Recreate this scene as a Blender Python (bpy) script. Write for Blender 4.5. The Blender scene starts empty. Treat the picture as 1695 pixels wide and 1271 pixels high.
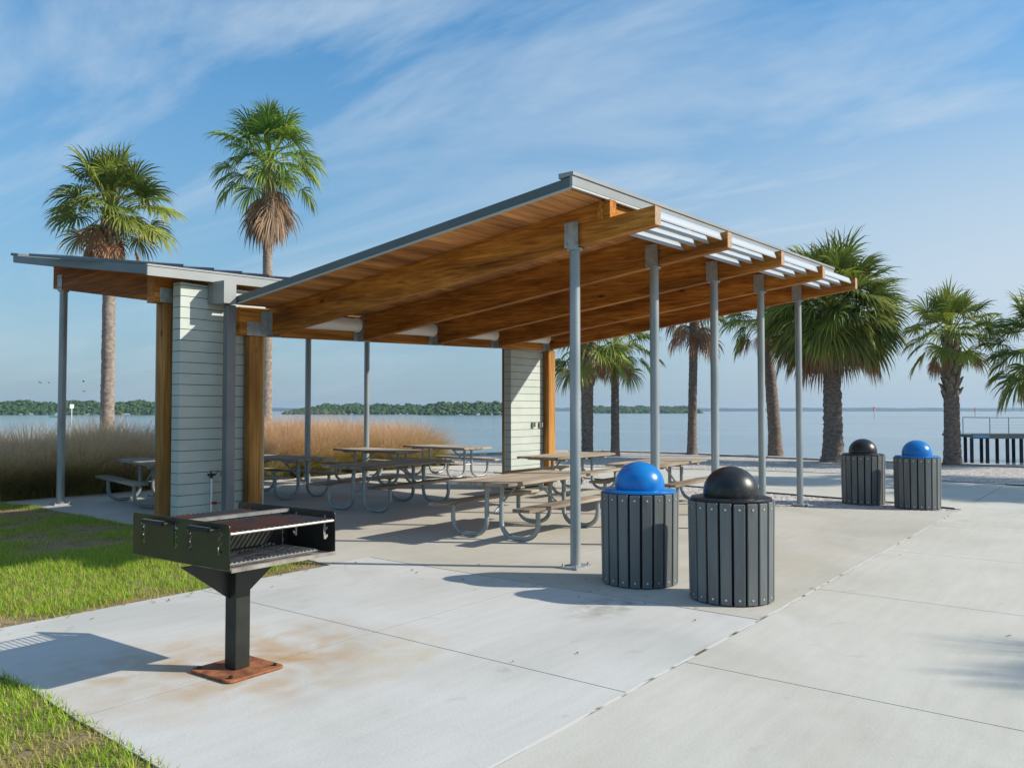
import bpy, bmesh, math, random
import numpy as np
from mathutils import Vector, Matrix

scene = bpy.context.scene
COL = scene.collection
R = math.radians
random.seed(7)
# world axes: +X runs along the pavilion's row of front posts, +Y away to the left across it; metres
# ------------------------------------------------------------------ camera
H = 1.65
AZ = R(36.4)
PITCH = math.atan((680 - 635.5) / 1409.0)
cam_d = bpy.data.cameras.new('camera')
cam = bpy.data.objects.new('camera', cam_d)
COL.objects.link(cam)
cam.location = (0, 0, H)
cam.rotation_euler = (math.pi / 2 + PITCH, 0, AZ - math.pi / 2)
cam_d.sensor_fit = 'HORIZONTAL'
cam_d.sensor_width = 36
cam_d.lens = 1409.0 / 1695 * 36
cam_d.clip_start = 0.05
cam_d.clip_end = 20000
scene.camera = cam
FW = Vector((math.cos(AZ), math.sin(AZ), 0))
RT = Vector((math.sin(AZ), -math.cos(AZ), 0))

def spot(x, D, z=0.0):
    """a place D metres ahead of the camera on the bearing of photo column x"""
    p = FW * D + RT * (D * (x - 847.5) / 1409.0)
    return Vector((p.x, p.y, z))

# ------------------------------------------------------------------ light
SUN_EL = R(32)
sd = Vector((0.515 * math.cos(SUN_EL), -0.857 * math.cos(SUN_EL), math.sin(SUN_EL)))
sl = bpy.data.lights.new('sun', 'SUN')
sl.energy = 4.2
sl.angle = R(0.55)
sl.color = (1.0, 0.93, 0.82)
so = bpy.data.objects.new('sun', sl)
COL.objects.link(so)
so.rotation_euler = sd.to_track_quat('Z', 'Y').to_euler()
so.location = (10, -20, 30)

w = bpy.data.worlds.new('World')
scene.world = w
w.use_nodes = True
nt = w.node_tree
nt.nodes.clear()
def N(tree, t, **kw):
    n = tree.nodes.new(t)
    for k, v in kw.items():
        if k.startswith('i_'):
            n.inputs[k[2:].replace('_', ' ')].default_value = v
        else:
            setattr(n, k, v)
    return n
L = lambda tree, a, b: tree.links.new(a, b)
sky = N(nt, 'ShaderNodeTexSky', sky_type='NISHITA')
sky.sun_disc = False
sky.sun_elevation = SUN_EL
sky.sun_rotation = math.atan2(0.515, -0.857)
sky.altitude = 0
sky.air_density = 1.0
sky.dust_density = 0.2
sky.ozone_density = 3.0
tc = N(nt, 'ShaderNodeTexCoord')
sep = N(nt, 'ShaderNodeSeparateXYZ')
L(nt, tc.outputs['Generated'], sep.inputs[0])
zz = N(nt, 'ShaderNodeMath', operation='ADD'); zz.inputs[1].default_value = 0.12
L(nt, sep.outputs['Z'], zz.inputs[0])
zm = N(nt, 'ShaderNodeMath', operation='MAXIMUM'); zm.inputs[1].default_value = 0.05
L(nt, zz.outputs[0], zm.inputs[0])
dv = N(nt, 'ShaderNodeVectorMath', operation='DIVIDE')
cmb = N(nt, 'ShaderNodeCombineXYZ')
for i in range(3): L(nt, zm.outputs[0], cmb.inputs[i])
L(nt, tc.outputs['Generated'], dv.inputs[0]); L(nt, cmb.outputs[0], dv.inputs[1])
mp = N(nt, 'ShaderNodeMapping')
mp.inputs['Rotation'].default_value = (0, 0, R(-62))
mp.inputs['Scale'].default_value = (1.0, 0.34, 0.3)
mp.inputs['Location'].default_value = (3.1, 0.35, 0)
L(nt, dv.outputs[0], mp.inputs['Vector'])
n1 = N(nt, 'ShaderNodeTexNoise'); n1.inputs['Scale'].default_value = 1.1; n1.inputs['Detail'].default_value = 9; n1.inputs['Roughness'].default_value = 0.60; n1.inputs['Distortion'].default_value = 0.9
L(nt, mp.outputs[0], n1.inputs['Vector'])
cr = N(nt, 'ShaderNodeValToRGB')
cr.color_ramp.elements[0].position = 0.42; cr.color_ramp.elements[0].color = (0, 0, 0, 1)
cr.color_ramp.elements[1].position = 0.70; cr.color_ramp.elements[1].color = (1, 1, 1, 1)
L(nt, n1.outputs['Fac'], cr.inputs[0])
# the veil of thin cloud is denser low down
hz = N(nt, 'ShaderNodeMapRange'); hz.inputs['From Min'].default_value = 0.0; hz.inputs['From Max'].default_value = 0.50
hz.inputs['To Min'].default_value = 0.93; hz.inputs['To Max'].default_value = 0.0
L(nt, sep.outputs['Z'], hz.inputs['Value'])
fd = N(nt, 'ShaderNodeMapRange'); fd.inputs['From Min'].default_value = 0.02; fd.inputs['From Max'].default_value = 0.22; fd.inputs['To Min'].default_value = 0.18; fd.inputs['To Max'].default_value = 0.85
L(nt, sep.outputs['Z'], fd.inputs['Value'])
am0 = N(nt, 'ShaderNodeMath', operation='MULTIPLY')
L(nt, cr.outputs[0], am0.inputs[0]); L(nt, fd.outputs[0], am0.inputs[1])
sdv = N(nt, 'ShaderNodeVectorMath', operation='DOT_PRODUCT'); sdv.inputs[1].default_value = tuple(RT)
L(nt, tc.outputs['Generated'], sdv.inputs[0])
vs_ = N(nt, 'ShaderNodeMapRange', interpolation_type='SMOOTHSTEP'); vs_.inputs['From Min'].default_value = -0.15; vs_.inputs['From Max'].default_value = 0.55; vs_.inputs['To Min'].default_value = 0.0; vs_.inputs['To Max'].default_value = 0.95
L(nt, sdv.outputs['Value'], vs_.inputs['Value'])
vz_ = N(nt, 'ShaderNodeMapRange', interpolation_type='SMOOTHSTEP'); vz_.inputs['From Min'].default_value = 0.10; vz_.inputs['From Max'].default_value = 0.42; vz_.inputs['To Min'].default_value = 1.0; vz_.inputs['To Max'].default_value = 0.0
L(nt, sep.outputs['Z'], vz_.inputs['Value'])
vz2 = N(nt, 'ShaderNodeMapRange', interpolation_type='SMOOTHSTEP'); vz2.inputs['From Min'].default_value = -0.02; vz2.inputs['From Max'].default_value = 0.14; vz2.inputs['To Min'].default_value = 0.45; vz2.inputs['To Max'].default_value = 1.0
L(nt, sep.outputs['Z'], vz2.inputs['Value'])
vm = N(nt, 'ShaderNodeMath', operation='MULTIPLY'); L(nt, vs_.outputs[0], vm.inputs[0]); L(nt, vz_.outputs[0], vm.inputs[1])
vm2 = N(nt, 'ShaderNodeMath', operation='MULTIPLY'); L(nt, vm.outputs[0], vm2.inputs[0]); L(nt, vz2.outputs[0], vm2.inputs[1])
am = N(nt, 'ShaderNodeMath', operation='MAXIMUM')
L(nt, am0.outputs[0], am.inputs[0]); L(nt, vm2.outputs[0], am.inputs[1])
am.use_clamp = True
mx = N(nt, 'ShaderNodeMixRGB'); mx.inputs['Color2'].default_value = (3.5, 4.2, 4.9, 1)
hs_ = N(nt, 'ShaderNodeHueSaturation'); hs_.inputs['Saturation'].default_value = 1.30; hs_.inputs['Value'].default_value = 1.0
L(nt, sky.outputs[0], hs_.inputs['Color'])
tn = N(nt, 'ShaderNodeVectorMath', operation='MULTIPLY'); tn.inputs[1].default_value = (1.10, 1.24, 1.12)
L(nt, hs_.outputs[0], tn.inputs[0])
band = N(nt, 'ShaderNodeMixRGB'); band.inputs['Color2'].default_value = (1.45, 2.12, 2.98, 1)
L(nt, hz.outputs[0], band.inputs[0]); L(nt, tn.outputs[0], band.inputs['Color1'])
L(nt, am.outputs[0], mx.inputs[0]); L(nt, band.outputs[0], mx.inputs['Color1'])
bg = N(nt, 'ShaderNodeBackground'); bg.inputs['Strength'].default_value = 0.125
L(nt, mx.outputs[0], bg.inputs['Color'])
wo = N(nt, 'ShaderNodeOutputWorld')
L(nt, bg.outputs[0], wo.inputs['Surface'])
scene.view_settings.view_transform = 'Standard'
scene.view_settings.look = 'None'
scene.view_settings.gamma = 1
scene.view_settings.exposure = 0.42

# ------------------------------------------------------------------ materials
def mat(name, col, rough=0.7, metal=0.0, col2=None, scale=6.0, stretch=(1, 1, 1), detail=6, bump=0.0, bscale=None,
        lo=0.35, hi=0.65, spec=None, coord='Object', dist=0.0):
    m = bpy.data.materials.new(name); m.use_nodes = True
    t = m.node_tree; b = t.nodes['Principled BSDF']
    b.inputs['Base Color'].default_value = (*col, 1); b.inputs['Roughness'].default_value = rough
    b.inputs['Metallic'].default_value = metal
    if spec is not None: b.inputs['Specular IOR Level'].default_value = spec
    if col2 or bump:
        c = N(t, 'ShaderNodeTexCoord'); mpn = N(t, 'ShaderNodeMapping'); mpn.inputs['Scale'].default_value = stretch
        L(t, c.outputs[coord], mpn.inputs['Vector'])
    if col2:
        n = N(t, 'ShaderNodeTexNoise'); n.inputs['Scale'].default_value = scale; n.inputs['Detail'].default_value = detail
        n.inputs['Distortion'].default_value = dist
        L(t, mpn.outputs[0], n.inputs['Vector'])
        r = N(t, 'ShaderNodeValToRGB'); r.color_ramp.elements[0].position = lo; r.color_ramp.elements[1].position = hi
        r.color_ramp.elements[0].color = (*col, 1); r.color_ramp.elements[1].color = (*col2, 1)
        L(t, n.outputs['Fac'], r.inputs[0]); L(t, r.outputs[0], b.inputs['Base Color'])
    if bump:
        n2 = N(t, 'ShaderNodeTexNoise'); n2.inputs['Scale'].default_value = bscale or scale * 3; n2.inputs['Detail'].default_value = 5
        L(t, mpn.outputs[0], n2.inputs['Vector'])
        bp = N(t, 'ShaderNodeBump'); bp.inputs['Strength'].default_value = bump; bp.inputs['Distance'].default_value = 0.02
        L(t, n2.outputs['Fac'], bp.inputs['Height']); L(t, bp.outputs[0], b.inputs['Normal'])
    return m

def wood(name, c1, c2, c3, axis, rough=0.6, fine=34.0, knots=0.0, lam=None):
    """timber with grain along one axis; lam = lamination height for glued beams"""
    m = bpy.data.materials.new(name); m.use_nodes = True
    t = m.node_tree; b = t.nodes['Principled BSDF']; b.inputs['Roughness'].default_value = rough
    b.inputs['Specular IOR Level'].default_value = 0.12
    c = N(t, 'ShaderNodeTexCoord'); mpn = N(t, 'ShaderNodeMapping')
    s = [1.0, 1.0, 1.0]; s[axis] = 0.035
    mpn.inputs['Scale'].default_value = s
    L(t, c.outputs['Object'], mpn.inputs['Vector'])
    n = N(t, 'ShaderNodeTexNoise'); n.inputs['Scale'].default_value = fine; n.inputs['Detail'].default_value = 6; n.inputs['Distortion'].default_value = 0.6
    L(t, mpn.outputs[0], n.inputs['Vector'])
    r = N(t, 'ShaderNodeValToRGB'); e = r.color_ramp.elements
    e[0].position = 0.30; e[0].color = (*c1, 1); e[1].position = 0.72; e[1].color = (*c3, 1)
    k = e.new(0.5); k.color = (*c2, 1)
    L(t, n.outputs['Fac'], r.inputs[0])
    n2 = N(t, 'ShaderNodeTexNoise'); n2.inputs['Scale'].default_value = 1.6; n2.inputs['Detail'].default_value = 4
    mp2 = N(t, 'ShaderNodeMapping'); s2 = [2.0, 2.0, 3.0]; s2[axis] = 0.35; mp2.inputs['Scale'].default_value = s2
    L(t, c.outputs['Object'], mp2.inputs['Vector']); L(t, mp2.outputs[0], n2.inputs['Vector'])
    r2 = N(t, 'ShaderNodeValToRGB'); r2.color_ramp.elements[0].position = 0.35; r2.color_ramp.elements[0].color = (0.55, 0.5, 0.47, 1)
    r2.color_ramp.elements[1].position = 0.62; r2.color_ramp.elements[1].color = (1.12, 1.1, 1.05, 1)
    L(t, n2.outputs['Fac'], r2.inputs[0])
    mu = N(t, 'ShaderNodeMixRGB', blend_type='MULTIPLY'); mu.inputs[0].default_value = 1
    L(t, r.outputs[0], mu.inputs['Color1']); L(t, r2.outputs[0], mu.inputs['Color2'])
    last = mu.outputs[0]
    if lam:      # board to board / lamination to lamination tone: (normal vector, pitch, phase, amount)
        nv, pitch, ph, amt = lam
        dt = N(t, 'ShaderNodeVectorMath', operation='DOT_PRODUCT'); dt.inputs[1].default_value = nv; L(t, c.outputs['Object'], dt.inputs[0])
        dv_ = N(t, 'ShaderNodeMath', operation='MULTIPLY_ADD'); dv_.inputs[1].default_value = 1 / pitch; dv_.inputs[2].default_value = ph; L(t, dt.outputs['Value'], dv_.inputs[0])
        fl = N(t, 'ShaderNodeMath', operation='FLOOR'); L(t, dv_.outputs[0], fl.inputs[0])
        wn = N(t, 'ShaderNodeTexWhiteNoise', noise_dimensions='1D'); L(t, fl.outputs[0], wn.inputs['W'])
        mr_ = N(t, 'ShaderNodeMapRange'); mr_.inputs['To Min'].default_value = 1 - amt; mr_.inputs['To Max'].default_value = 1 + amt * .6; L(t, wn.outputs['Value'], mr_.inputs['Value'])
        fr_ = N(t, 'ShaderNodeMath', operation='FRACT'); L(t, dv_.outputs[0], fr_.inputs[0])
        gl = N(t, 'ShaderNodeMath', operation='COMPARE'); gl.inputs[1].default_value = 0.0; gl.inputs[2].default_value = 0.045; L(t, fr_.outputs[0], gl.inputs[0])
        gm = N(t, 'ShaderNodeMath', operation='MULTIPLY_ADD'); gm.inputs[1].default_value = -0.22; L(t, gl.outputs[0], gm.inputs[0]); L(t, mr_.outputs[0], gm.inputs[2])
        sc_ = N(t, 'ShaderNodeVectorMath', operation='SCALE'); L(t, last, sc_.inputs[0]); L(t, gm.outputs[0], sc_.inputs['Scale']); last = sc_.outputs[0]
    if knots:
        mk = N(t, 'ShaderNodeMapping'); sk_ = [2.6, 2.6, 2.6]; sk_[axis] = 1.1; mk.inputs['Scale'].default_value = sk_
        L(t, c.outputs['Object'], mk.inputs['Vector'])
        vo = N(t, 'ShaderNodeTexVoronoi'); vo.inputs['Scale'].default_value = knots; L(t, mk.outputs[0], vo.inputs['Vector'])
        kr = N(t, 'ShaderNodeValToRGB'); kr.color_ramp.elements[0].position = 0.045; kr.color_ramp.elements[0].color = (0.28, 0.2, 0.15, 1)
        kr.color_ramp.elements[1].position = 0.10; kr.color_ramp.elements[1].color = (1, 1, 1, 1); L(t, vo.outputs['Distance'], kr.inputs[0])
        km = N(t, 'ShaderNodeMixRGB', blend_type='MULTIPLY'); km.inputs[0].default_value = 1; L(t, last, km.inputs['Color1']); L(t, kr.outputs[0], km.inputs['Color2']); last = km.outputs[0]
    L(t, last, b.inputs['Base Color'])
    bp = N(t, 'ShaderNodeBump'); bp.inputs['Strength'].default_value = 0.25; bp.inputs['Distance'].default_value = 0.004
    L(t, n.outputs['Fac'], bp.inputs['Height']); L(t, bp.outputs[0], b.inputs['Normal'])
    return m

M = {}
WC = ((0.25, 0.090, 0.012), (0.44, 0.178, 0.030), (0.61, 0.290, 0.070))
M['raf'] = wood('glulam_rafter', *WC, 1, fine=34, knots=1.0, lam=((-0.029, 0.1131, 1), 0.0355, 0.3, 0.16))
M['hdr'] = wood('glulam_header', *WC, 0, fine=34, knots=1.0, lam=((-0.029, 0, 1), 0.0355, 0.1, 0.15))
M['colm'] = wood('timber_column', (0.28, 0.125, 0.033), (0.42, 0.21, 0.06), (0.53, 0.29, 0.09), 2, fine=30, knots=1.1)
M['deck'] = wood('soffit_planks', (0.46, 0.19, 0.065), (0.62, 0.29, 0.11), (0.72, 0.39, 0.17), 0, fine=26, knots=2.0, lam=((0, 1, 0), 0.135, 0.815 - 0.0, 0.26))
M['endgrain'] = mat('end_grain', (0.30, 0.20, 0.13), 0.8, col2=(0.42, 0.31, 0.22), scale=30)
M['plank'] = wood('weathered_plank', (0.27, 0.23, 0.18), (0.44, 0.385, 0.31), (0.56, 0.50, 0.42), 0, rough=0.85, fine=46, knots=1.6, lam=((0, 1, 0), 0.19, 0.5, 0.15))
M['galv'] = mat('galvanised_steel', (0.28, 0.315, 0.325), 0.45, 0.35, col2=(0.40, 0.43, 0.435), scale=14, detail=4)
M['galvp'] = mat('galvanised_post', (0.25, 0.295, 0.305), 0.42, 0.35, col2=(0.34, 0.38, 0.385), scale=5, stretch=(1, 1, 0.3))
M['fascia'] = mat('painted_grey_fascia', (0.25, 0.265, 0.26), 0.45, 0.1, col2=(0.285, 0.30, 0.295), scale=2)
M['rake'] = mat('shaded_side_fascia', (0.085, 0.105, 0.10), 0.45, 0.1, col2=(0.10, 0.12, 0.117), scale=2)  # fascia grey darkened: shade of the unlit roof edges put into the colour
M['lite'] = mat('pale_drip_edge', (0.45, 0.47, 0.44), 0.5)
M['panel'] = mat('solar_panel', (0.012, 0.015, 0.03), 0.15)
M['siding'] = mat('painted_siding', (0.45, 0.50, 0.455), 0.6, col2=(0.50, 0.55, 0.50), scale=3, bump=0.08, bscale=40)
M['sidinggap'] = mat('siding_shadow_gap', (0.05, 0.055, 0.05), 0.9)
M['louv'] = mat('white_louvre', (0.42, 0.455, 0.475), 0.4, 0.1)
M['pvc'] = mat('white_pvc', (0.75, 0.74, 0.70), 0.45)
M['dspout'] = mat('dark_downspout', (0.17, 0.18, 0.19), 0.45, 0.2, col2=(0.20, 0.215, 0.22), scale=3)
M['red'] = mat('red_valve', (0.4, 0.03, 0.02), 0.5)
M['blackmetal'] = mat('black_painted_steel', (0.014, 0.016, 0.013), 0.42, 0.1, col2=(0.024, 0.027, 0.021), scale=9, bump=0.05)
M['greenblack'] = mat('black_green_steel', (0.010, 0.020, 0.010), 0.35, 0.1, col2=(0.018, 0.03, 0.014), scale=7)
M['rust'] = mat('rust', (0.16, 0.045, 0.02), 0.85, col2=(0.34, 0.13, 0.045), scale=14, bump=0.3)
M['grate'] = mat('rusty_grate', (0.13, 0.11, 0.095), 0.6, 0.4, col2=(0.30, 0.10, 0.045), scale=6, lo=.45, hi=.56)
M['steelbar'] = mat('bare_steel_bar', (0.22, 0.22, 0.21), 0.45, 0.6, col2=(0.36, 0.34, 0.31), scale=10)
M['ash'] = mat('ashy_steel', (0.16, 0.14, 0.12), 0.9, col2=(0.33, 0.30, 0.26), scale=9)
M['slat'] = mat('grey_plastic_lumber', (0.105, 0.118, 0.118), 0.55, col2=(0.15, 0.165, 0.163), scale=8, stretch=(1, 1, 0.15), bump=0.15, bscale=60)
M['liner'] = mat('black_liner', (0.006, 0.006, 0.007), 0.8)
M['blue'] = mat('blue_plastic', (0.001, 0.155, 0.47), 0.27, col2=(0.002, 0.19, 0.54), scale=5, bump=0.05, bscale=12)
M['blackp'] = mat('black_plastic', (0.013, 0.013, 0.014), 0.36, col2=(0.10, 0.10, 0.10), scale=5, bump=0.12, bscale=9, lo=.58, hi=.85, dist=1.5)
M['bolt'] = mat('bright_bolt', (0.7, 0.7, 0.7), 0.3, 0.7)
M['bark'] = mat('palm_bark', (0.13, 0.10, 0.08), 0.95, col2=(0.27, 0.21, 0.17), scale=9, stretch=(1, 1, 2.2), bump=1.0, bscale=22)
M['barkgrey'] = mat('pale_palm_bark', (0.20, 0.16, 0.13), 0.95, col2=(0.36, 0.30, 0.25), scale=8, stretch=(1, 1, 1.6), bump=1.0, bscale=20)
M['boot'] = mat('leaf_boots', (0.15, 0.12, 0.09), 0.95, col2=(0.34, 0.28, 0.21), scale=16, bump=0.6)
M['pile'] = mat('dark_piling', (0.030, 0.022, 0.030), 0.9, col2=(0.06, 0.045, 0.055), scale=3)
M['pierdeck'] = mat('pier_deck', (0.10, 0.12, 0.12), 0.8)
M['seawall'] = mat('seawall_concrete', (0.40, 0.38, 0.35), 0.9, col2=(0.52, 0.50, 0.46), scale=3)
M['edging'] = mat('steel_edging', (0.05, 0.045, 0.04), 0.8)
M['mark'] = mat('white_marker', (0.7, 0.7, 0.66), 0.6)
M['redp'] = mat('red_marker', (0.5, 0.08, 0.05), 0.6)
M['sign'] = mat('blue_sign', (0.10, 0.25, 0.42), 0.5)
M['white'] = mat('white_gel', (0.75, 0.78, 0.76), 0.4)
M['hullg'] = mat('pale_green_gel', (0.25, 0.55, 0.42), 0.4)
M['bird'] = mat('dark_feathers', (0.03, 0.03, 0.035), 0.8)
M['grey'] = mat('grey_box', (0.22, 0.22, 0.21), 0.5)

def leafmat(name, g1, g2, tip, transl=0.25):
    m = bpy.data.materials.new(name); m.use_nodes = True
    t = m.node_tree; b = t.nodes['Principled BSDF']; out = t.nodes['Material Output']
    a = N(t, 'ShaderNodeAttribute', attribute_name='tint')
    sp = N(t, 'ShaderNodeSeparateColor'); L(t, a.outputs['Color'], sp.inputs[0])
    r = N(t, 'ShaderNodeMixRGB'); r.inputs['Color1'].default_value = (*g1, 1); r.inputs['Color2'].default_value = (*g2, 1)
    L(t, sp.outputs[0], r.inputs[0])
    r2 = N(t, 'ShaderNodeMixRGB'); r2.inputs['Color2'].default_value = (*tip, 1)
    L(t, r.outputs[0], r2.inputs['Color1']); L(t, sp.outputs[1], r2.inputs[0])
    L(t, r2.outputs[0], b.inputs['Base Color']); b.inputs['Roughness'].default_value = 0.5
    b.inputs['Specular IOR Level'].default_value = 0.22
    tr = N(t, 'ShaderNodeBsdfTranslucent'); L(t, r2.outputs[0], tr.inputs['Color'])
    ms = N(t, 'ShaderNodeMixShader'); ms.inputs[0].default_value = transl
    L(t, b.outputs[0], ms.inputs[1]); L(t, tr.outputs[0], ms.inputs[2]); L(t, ms.outputs[0], out.inputs['Surface'])
    return m
M['frond'] = leafmat('palm_frond_green', (0.06, 0.12, 0.018), (0.35, 0.42, 0.06), (0.48, 0.31, 0.12), 0.28)
M['frondw'] = leafmat('fan_palm_frond_green', (0.06, 0.16, 0.018), (0.35, 0.48, 0.06), (0.42, 0.40, 0.12), 0.28)
M['dead'] = leafmat('dead_frond_brown', (0.22, 0.085, 0.045), (0.46, 0.22, 0.10), (0.34, 0.23, 0.15), 0.2)
M['deadgrey'] = leafmat('dead_frond_grey', (0.20, 0.12, 0.07), (0.46, 0.26, 0.12), (0.38, 0.30, 0.23), 0.15)
M['lawn'] = leafmat('lawn_blades', (0.19, 0.37, 0.015), (0.50, 0.66, 0.06), (0.50, 0.34, 0.14), 0.4)
M['muhly'] = leafmat('plume_grass', (0.20, 0.25, 0.05), (0.56, 0.47, 0.15), (0.92, 0.62, 0.42), 0.45)
M['muhly_pink'] = leafmat('pink_plume_grass', (0.22, 0.26, 0.05), (0.54, 0.46, 0.14), (0.90, 0.57, 0.39), 0.45)
M['mangrove'] = mat('mangrove_leaves', (0.012, 0.045, 0.008), 0.8, col2=(0.055, 0.125, 0.022), scale=0.5, detail=8, lo=0.40, hi=0.62, bump=1.0, bscale=0.8)
M['mangrove'].node_tree.nodes['Bump'].inputs['Distance'].default_value = 1.2

# ------------------------------------------------------------------ mesh helpers
def tag(o, label=None, cat=None, group=None, kind=None):
    if label: o['label'] = label
    if cat: o['category'] = cat
    if group: o['group'] = group
    if kind: o['kind'] = kind
    return o

def empty(name, loc, rz=0.0, **k):
    o = bpy.data.objects.new(name, None); COL.objects.link(o)
    o.location = loc; o.rotation_euler = (0, 0, rz); o.empty_display_size = 0.2
    return tag(o, **k)

class MB:
    def __init__(s): s.v = []; s.f = []; s.m = []
    def add(s, vs, fs, m=0):
        n = len(s.v); s.v += [tuple(v) for v in vs]; s.f += [tuple(i + n for i in f) for f in fs]; s.m += [m] * len(fs); return s
    def hexa(s, b, t, m=0):
        return s.add(list(b) + list(t), [(3, 2, 1, 0), (4, 5, 6, 7), (0, 1, 5, 4), (1, 2, 6, 5), (2, 3, 7, 6), (3, 0, 4, 7)], m)
    def box(s, x0, x1, y0, y1, z0, z1, m=0):
        return s.hexa([(x0, y0, z0), (x1, y0, z0), (x1, y1, z0), (x0, y1, z0)], [(x0, y0, z1), (x1, y0, z1), (x1, y1, z1), (x0, y1, z1)], m)
    def prism(s, poly, off, m=0):
        """poly: list of 3D points, off: extrusion vector"""
        n = len(poly); o = Vector(off)
        a = [Vector(p) for p in poly]; b = [p + o for p in a]
        fs = [tuple(range(n))[::-1], tuple(range(n, 2 * n))] + [(i, (i + 1) % n, n + (i + 1) % n, n + i) for i in range(n)]
        return s.add(a + b, fs, m)
    def tube(s, path, r, n=10, m=0, cap=True):
        path = [Vector(p) for p in path]; rs = r if isinstance(r, (list, tuple)) else [r] * len(path)
        rings = []; u = None
        for i, p in enumerate(path):
            d = (path[min(i + 1, len(path) - 1)] - path[max(i - 1, 0)]).normalized()
            if u is None:
                u = d.orthogonal().normalized()
            else:
                u = (u - d * u.dot(d)).normalized()
            w_ = d.cross(u)
            rings.append([p + (u * math.cos(2 * math.pi * k / n) + w_ * math.sin(2 * math.pi * k / n)) * rs[i] for k in range(n)])
        vs = [q for g in rings for q in g]
        fs = [(i * n + k, i * n + (k + 1) % n, (i + 1) * n + (k + 1) % n, (i + 1) * n + k) for i in range(len(path) - 1) for k in range(n)]
        if cap: fs += [tuple(range(n))[::-1], tuple((len(path) - 1) * n + k for k in range(n))]
        return s.add(vs, fs, m)
    def lathe(s, prof, n=32, c=(0, 0), m=0):
        vs = [(c[0] + r * math.cos(2 * math.pi * k / n), c[1] + r * math.sin(2 * math.pi * k / n), z) for r, z in prof for k in range(n)]
        fs = [(i * n + k, i * n + (k + 1) % n, (i + 1) * n + (k + 1) % n, (i + 1) * n + k) for i in range(len(prof) - 1) for k in range(n)]
        return s.add(vs, fs, m)
    def build(s, name, mats, parent=None, smooth=False, bevel=0, off=None, seg=1):
        me = bpy.data.meshes.new(name)
        vs = s.v
        if off is None and parent is not None: off = getattr(s, 'off', None)
        if off is not None: vs = [(a - off[0], b - off[1], c - off[2]) for a, b, c in vs]
        me.from_pydata(vs, [], s.f)
        if not isinstance(mats, (list, tuple)): mats = [mats]
        for m_ in mats: me.materials.append(m_)
        me.polygons.foreach_set('material_index', s.m)
        bm = bmesh.new(); bm.from_mesh(me); bmesh.ops.recalc_face_normals(bm, faces=bm.faces); bm.to_mesh(me); bm.free()
        if smooth:
            me.polygons.foreach_set('use_smooth', [True] * len(me.polygons))
            me.set_sharp_from_angle(angle=R(38))
        o = bpy.data.objects.new(name, me); COL.objects.link(o)
        if parent: o.parent = parent
        if bevel:
            b = o.modifiers.new('bevel', 'BEVEL'); b.width = bevel; b.segments = seg; b.limit_method = 'ANGLE'; b.angle_limit = R(35)
        return o

def copy_tree(o, parent=None):
    c = o.copy(); COL.objects.link(c); c.parent = parent
    for ch in list(o.children): copy_tree(ch, c)
    return c

# ------------------------------------------------------------------ ground, paving
M['edging'] = mat('dark_joint', (0.05, 0.045, 0.04), 0.8)
def sheet(name, pts, z, m, kind='structure', thick=0.0):
    b = MB()
    if thick: b.prism([(x, y, z - thick) for x, y in pts], (0, 0, thick))
    else: b.add([(x, y, z) for x, y in pts], [tuple(range(len(pts)))])
    o = b.build(name, m); o['kind'] = kind
    return o

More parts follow.
